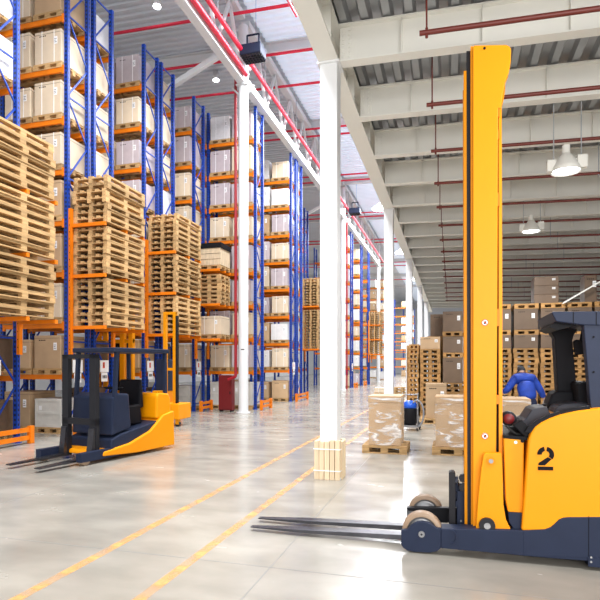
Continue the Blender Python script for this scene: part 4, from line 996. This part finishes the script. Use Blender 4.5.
# ------------------------------------------------------------------ people
def skin_obj(name, joints, edges, rad, m, parent, subs=2):
    me = bpy.data.meshes.new(name); me.from_pydata(joints, edges, []); me.materials.append(m)
    o = bpy.data.objects.new(name, me); COL.objects.link(o); o.parent = parent; ORG[o.name] = Vector((0, 0, 0))
    s_ = o.modifiers.new('skin', 'SKIN'); s_.use_smooth_shade = True
    me.skin_vertices.new() if not me.skin_vertices else None
    for i, rr in enumerate(rad):
        me.skin_vertices[0].data[i].radius = (rr if isinstance(rr, tuple) else (rr, rr)); me.skin_vertices[0].data[i].use_root = (i == 0)
    b = o.modifiers.new('subdiv', 'SUBSURF'); b.levels = subs; b.render_levels = subs
    return o
def person(loc, rz, label, jacket, trous, pose, cap):
    r = root('person', loc, label, 'person', rz=rz); ORG[r.name] = Vector((0, 0, 0))
    lean = pose['lean']; s_ = math.sin(lean); c_ = math.cos(lean)
    H = .93
    def tp(d, side=0, f=0): return (side, f + s_*d, H + c_*d)          # point d up the leaning spine; faces +y
    pel = (0, 0, H); J = [pel, tp(.18), tp(.38), tp(.50), tp(.60, 0, .01), tp(.72, 0, .03)]
    R_ = [(.09, .07), (.10, .075), (.12, .08), (.09, .06), (.052, .052), (.07, .085)]
    E_ = [(0, 1), (1, 2), (2, 3), (3, 4), (4, 5)]
    def addc(base, pts, rad):
        p = base
        for q, rr in zip(pts, rad): J.append(q); R_.append(rr); E_.append((p, len(J)-1)); p = len(J)-1
        return p
    arms = []
    for sd, key in ((-1, 'la'), (1, 'ra')):
        sh = tp(.47, sd*.19); el, ha = pose[key]
        arms.append((sh, el, ha)); addc(3, [sh, el, ha], [.06, .045, .032])
    legs = []
    for sd, key in ((-1, 'll'), (1, 'rl')):
        kn, an = pose[key]; hip = (sd*.10, 0, H - .06)
        legs.append((hip, kn, an)); addc(0, [hip, kn, an, (an[0], an[1] + .14, .035)], [.09, .062, .045, .035])
    body = skin_obj('body', J, E_, R_, M['skin'], r)
    # jacket
    JJ = [tp(-.14), tp(.14), tp(.36), tp(.50), tp(.57)]; RR = [(.21, .16), (.19, .155), (.22, .165), (.19, .14), (.12, .12)]; EE = [(0, 1), (1, 2), (2, 3), (3, 4)]
    for sh, el, ha in arms:
        n = len(JJ); wr = tuple(el[i] + (ha[i]-el[i])*.72 for i in range(3))
        JJ += [sh, el, wr]; RR += [.10, .078, .058]; EE += [(3, n), (n, n+1), (n+1, n+2)]
    skin_obj('jacket', JJ, EE, RR, jacket, r)
    hh = Vector(tp(.56, 0, -.09)); skin_obj('hood', [tuple(hh + Vector((-.09, .02, -.01))), tuple(hh + Vector((0, -.03, -.03))), tuple(hh + Vector((.09, .02, -.01)))], [(0, 1), (1, 2)], [.07, .085, .07], jacket, r)
    JJ = [(0, 0, H + .02), (0, 0, H - .05)]; RR = [(.165, .12), (.16, .12)]; EE = [(0, 1)]
    for hip, kn, an in legs:
        n = len(JJ); JJ += [hip, kn, (an[0], an[1], .09)]; RR += [.105, .08, .07]; EE += [(1, n), (n, n+1), (n+1, n+2)]
    skin_obj('trousers', JJ, EE, RR, trous, r)
    for hip, kn, an in legs:
        skin_obj('shoe', [(an[0], an[1] - .05, .045), (an[0], an[1] + .08, .042), (an[0], an[1] + .17, .035)], [(0, 1), (1, 2)], [.045, .048, .04], M['rubber'], r)
    # head: face details and cap
    hd = Vector(tp(.70, 0, .045)); fw = Vector((0, c_, -s_)); up = Vector((0, s_, c_))
    mb = MB(); 
    vs = []; n1, n2 = 12, 16
    for i in range(n1 + 1):
        t = PI * i / n1
        for j_ in range(n2):
            a = 2*PI*j_/n2; k = .072 + .012*(1 - abs(math.cos(t)))
            x_ = .076*math.sin(t)*math.cos(a); f2 = .095*math.sin(t)*math.sin(a) + (.012 if math.sin(a) > .8 and abs(t - PI*.6) < .3 else 0); u2 = .118*math.cos(t)
            p = hd + Vector((x_, 0, 0)) + fw*f2 + up*u2; vs.append(tuple(p))
    mb.add(vs, [(i*n2+j_, i*n2+(j_+1) % n2, (i+1)*n2+(j_+1) % n2, (i+1)*n2+j_) for i in range(n1) for j_ in range(n2)], True)
    mb.build('head', M['skin'], r, local=True)
    for sx_ in (-1, 1):
        e = hd + Vector((sx_*.03, 0, 0)) + fw*.088 + up*.01; MB().cyl(e - fw*.004, e + fw*.004, .009, 10).build('eye', M['ink'], r, local=True)
        e = hd + Vector((sx_*.078, 0, 0)); MB().cyl(e - Vector((.008, 0, 0)), e + Vector((.008, 0, 0)), .026, 10).build('ear', M['skin'], r, local=True)
    e = hd + fw*.095 - up*.012; MB().cyl(e + up*.03 - fw*.01, e + fw*.012, .008, 8, .014).build('nose', M['skin'], r, local=True)
    e = hd + fw*.086 - up*.05; MB().cyl(e - Vector((.022, 0, 0)), e + Vector((.022, 0, 0)), .006, 8).build('mouth', M['inkred'], r, local=True)
    cp = MB(); vs = []
    for i in range(7):
        t = PI*.64*i/6
        for j_ in range(n2):
            a = 2*PI*j_/n2; p = hd + Vector((.087*math.sin(t)*math.cos(a), 0, 0)) + fw*(.104*math.sin(t)*math.sin(a) - .006) + up*(.128*math.cos(t) + .01*math.sin(-a)*0); vs.append(tuple(p))
    cp.add(vs, [(i*n2+j_, i*n2+(j_+1) % n2, (i+1)*n2+(j_+1) % n2, (i+1)*n2+j_) for i in range(6) for j_ in range(n2)], True)
    cp.build('knit_cap', cap, r, local=True)
    # hands with five fingers (gloved)
    for sd, (sh, el, ha) in zip((-1, 1), arms):
        d = (Vector(ha) - Vector(el)).normalized(); side = Vector((1, 0, 0)); nrm = d.cross(side).normalized(); side = nrm.cross(d).normalized()
        J2 = [tuple(Vector(ha) - d*.02), tuple(Vector(ha) + d*.06)]; R2 = [.028, (.04, .02)]; E2 = [(0, 1)]
        skin_obj('glove', J2, E2, R2, M['greycloth'], r, 1)
        for q in range(4):
            b0_ = Vector(ha) + d*.07 + side*(-.03 + .02*q); ln = (.055, .065, .062, .048)[q]
            skin_obj('finger', [tuple(b0_), tuple(b0_ + d*ln*.6 + nrm*.008), tuple(b0_ + d*ln + nrm*.028)], [(0, 1), (1, 2)], [.0095, .009, .008], M['greycloth'], r, 1)
        b0_ = Vector(ha) + d*.02 - side*sd*.03
        skin_obj('thumb', [tuple(b0_), tuple(b0_ + d*.03 - side*sd*.025), tuple(b0_ + d*.06 - side*sd*.03)], [(0, 1), (1, 2)], [.012, .0105, .009], M['greycloth'], r, 1)
    return r
px, _ = onY(528, 400, 12.6)
wk = person((px, 12.6, 0), math.radians(10), 'person in a bright blue jacket and grey gloves, seen from behind, leaning forward', M['bluecloth'], M['navycloth'],
       {'lean': .66, 'la': ((-.37, .22, 1.04), (-.42, .40, .98)), 'ra': ((.34, .22, 1.02), (.44, .30, .82)), 'll': ((-.12, .06, .50), (-.14, -.03, .08)), 'rl': ((.13, .10, .50), (.18, .05, .08))}, M['hair'])
wk.scale = (1.04, 1.04, .99)
px, _ = onY(470, 400, 14.6)
person((px, 14.6, 0), math.radians(-75), 'person in dark navy workwear, half hidden behind the yellow mast', M['navycloth'], M['navycloth'],
       {'lean': .22, 'la': ((-.26, .10, 1.10), (-.24, .32, 1.0)), 'ra': ((.26, .10, 1.10), (.24, .32, 1.0)), 'll': ((-.11, .04, .50), (-.12, -.03, .08)), 'rl': ((.12, .06, .50), (.14, .02, .08))}, M['hair'])

build_pallets()
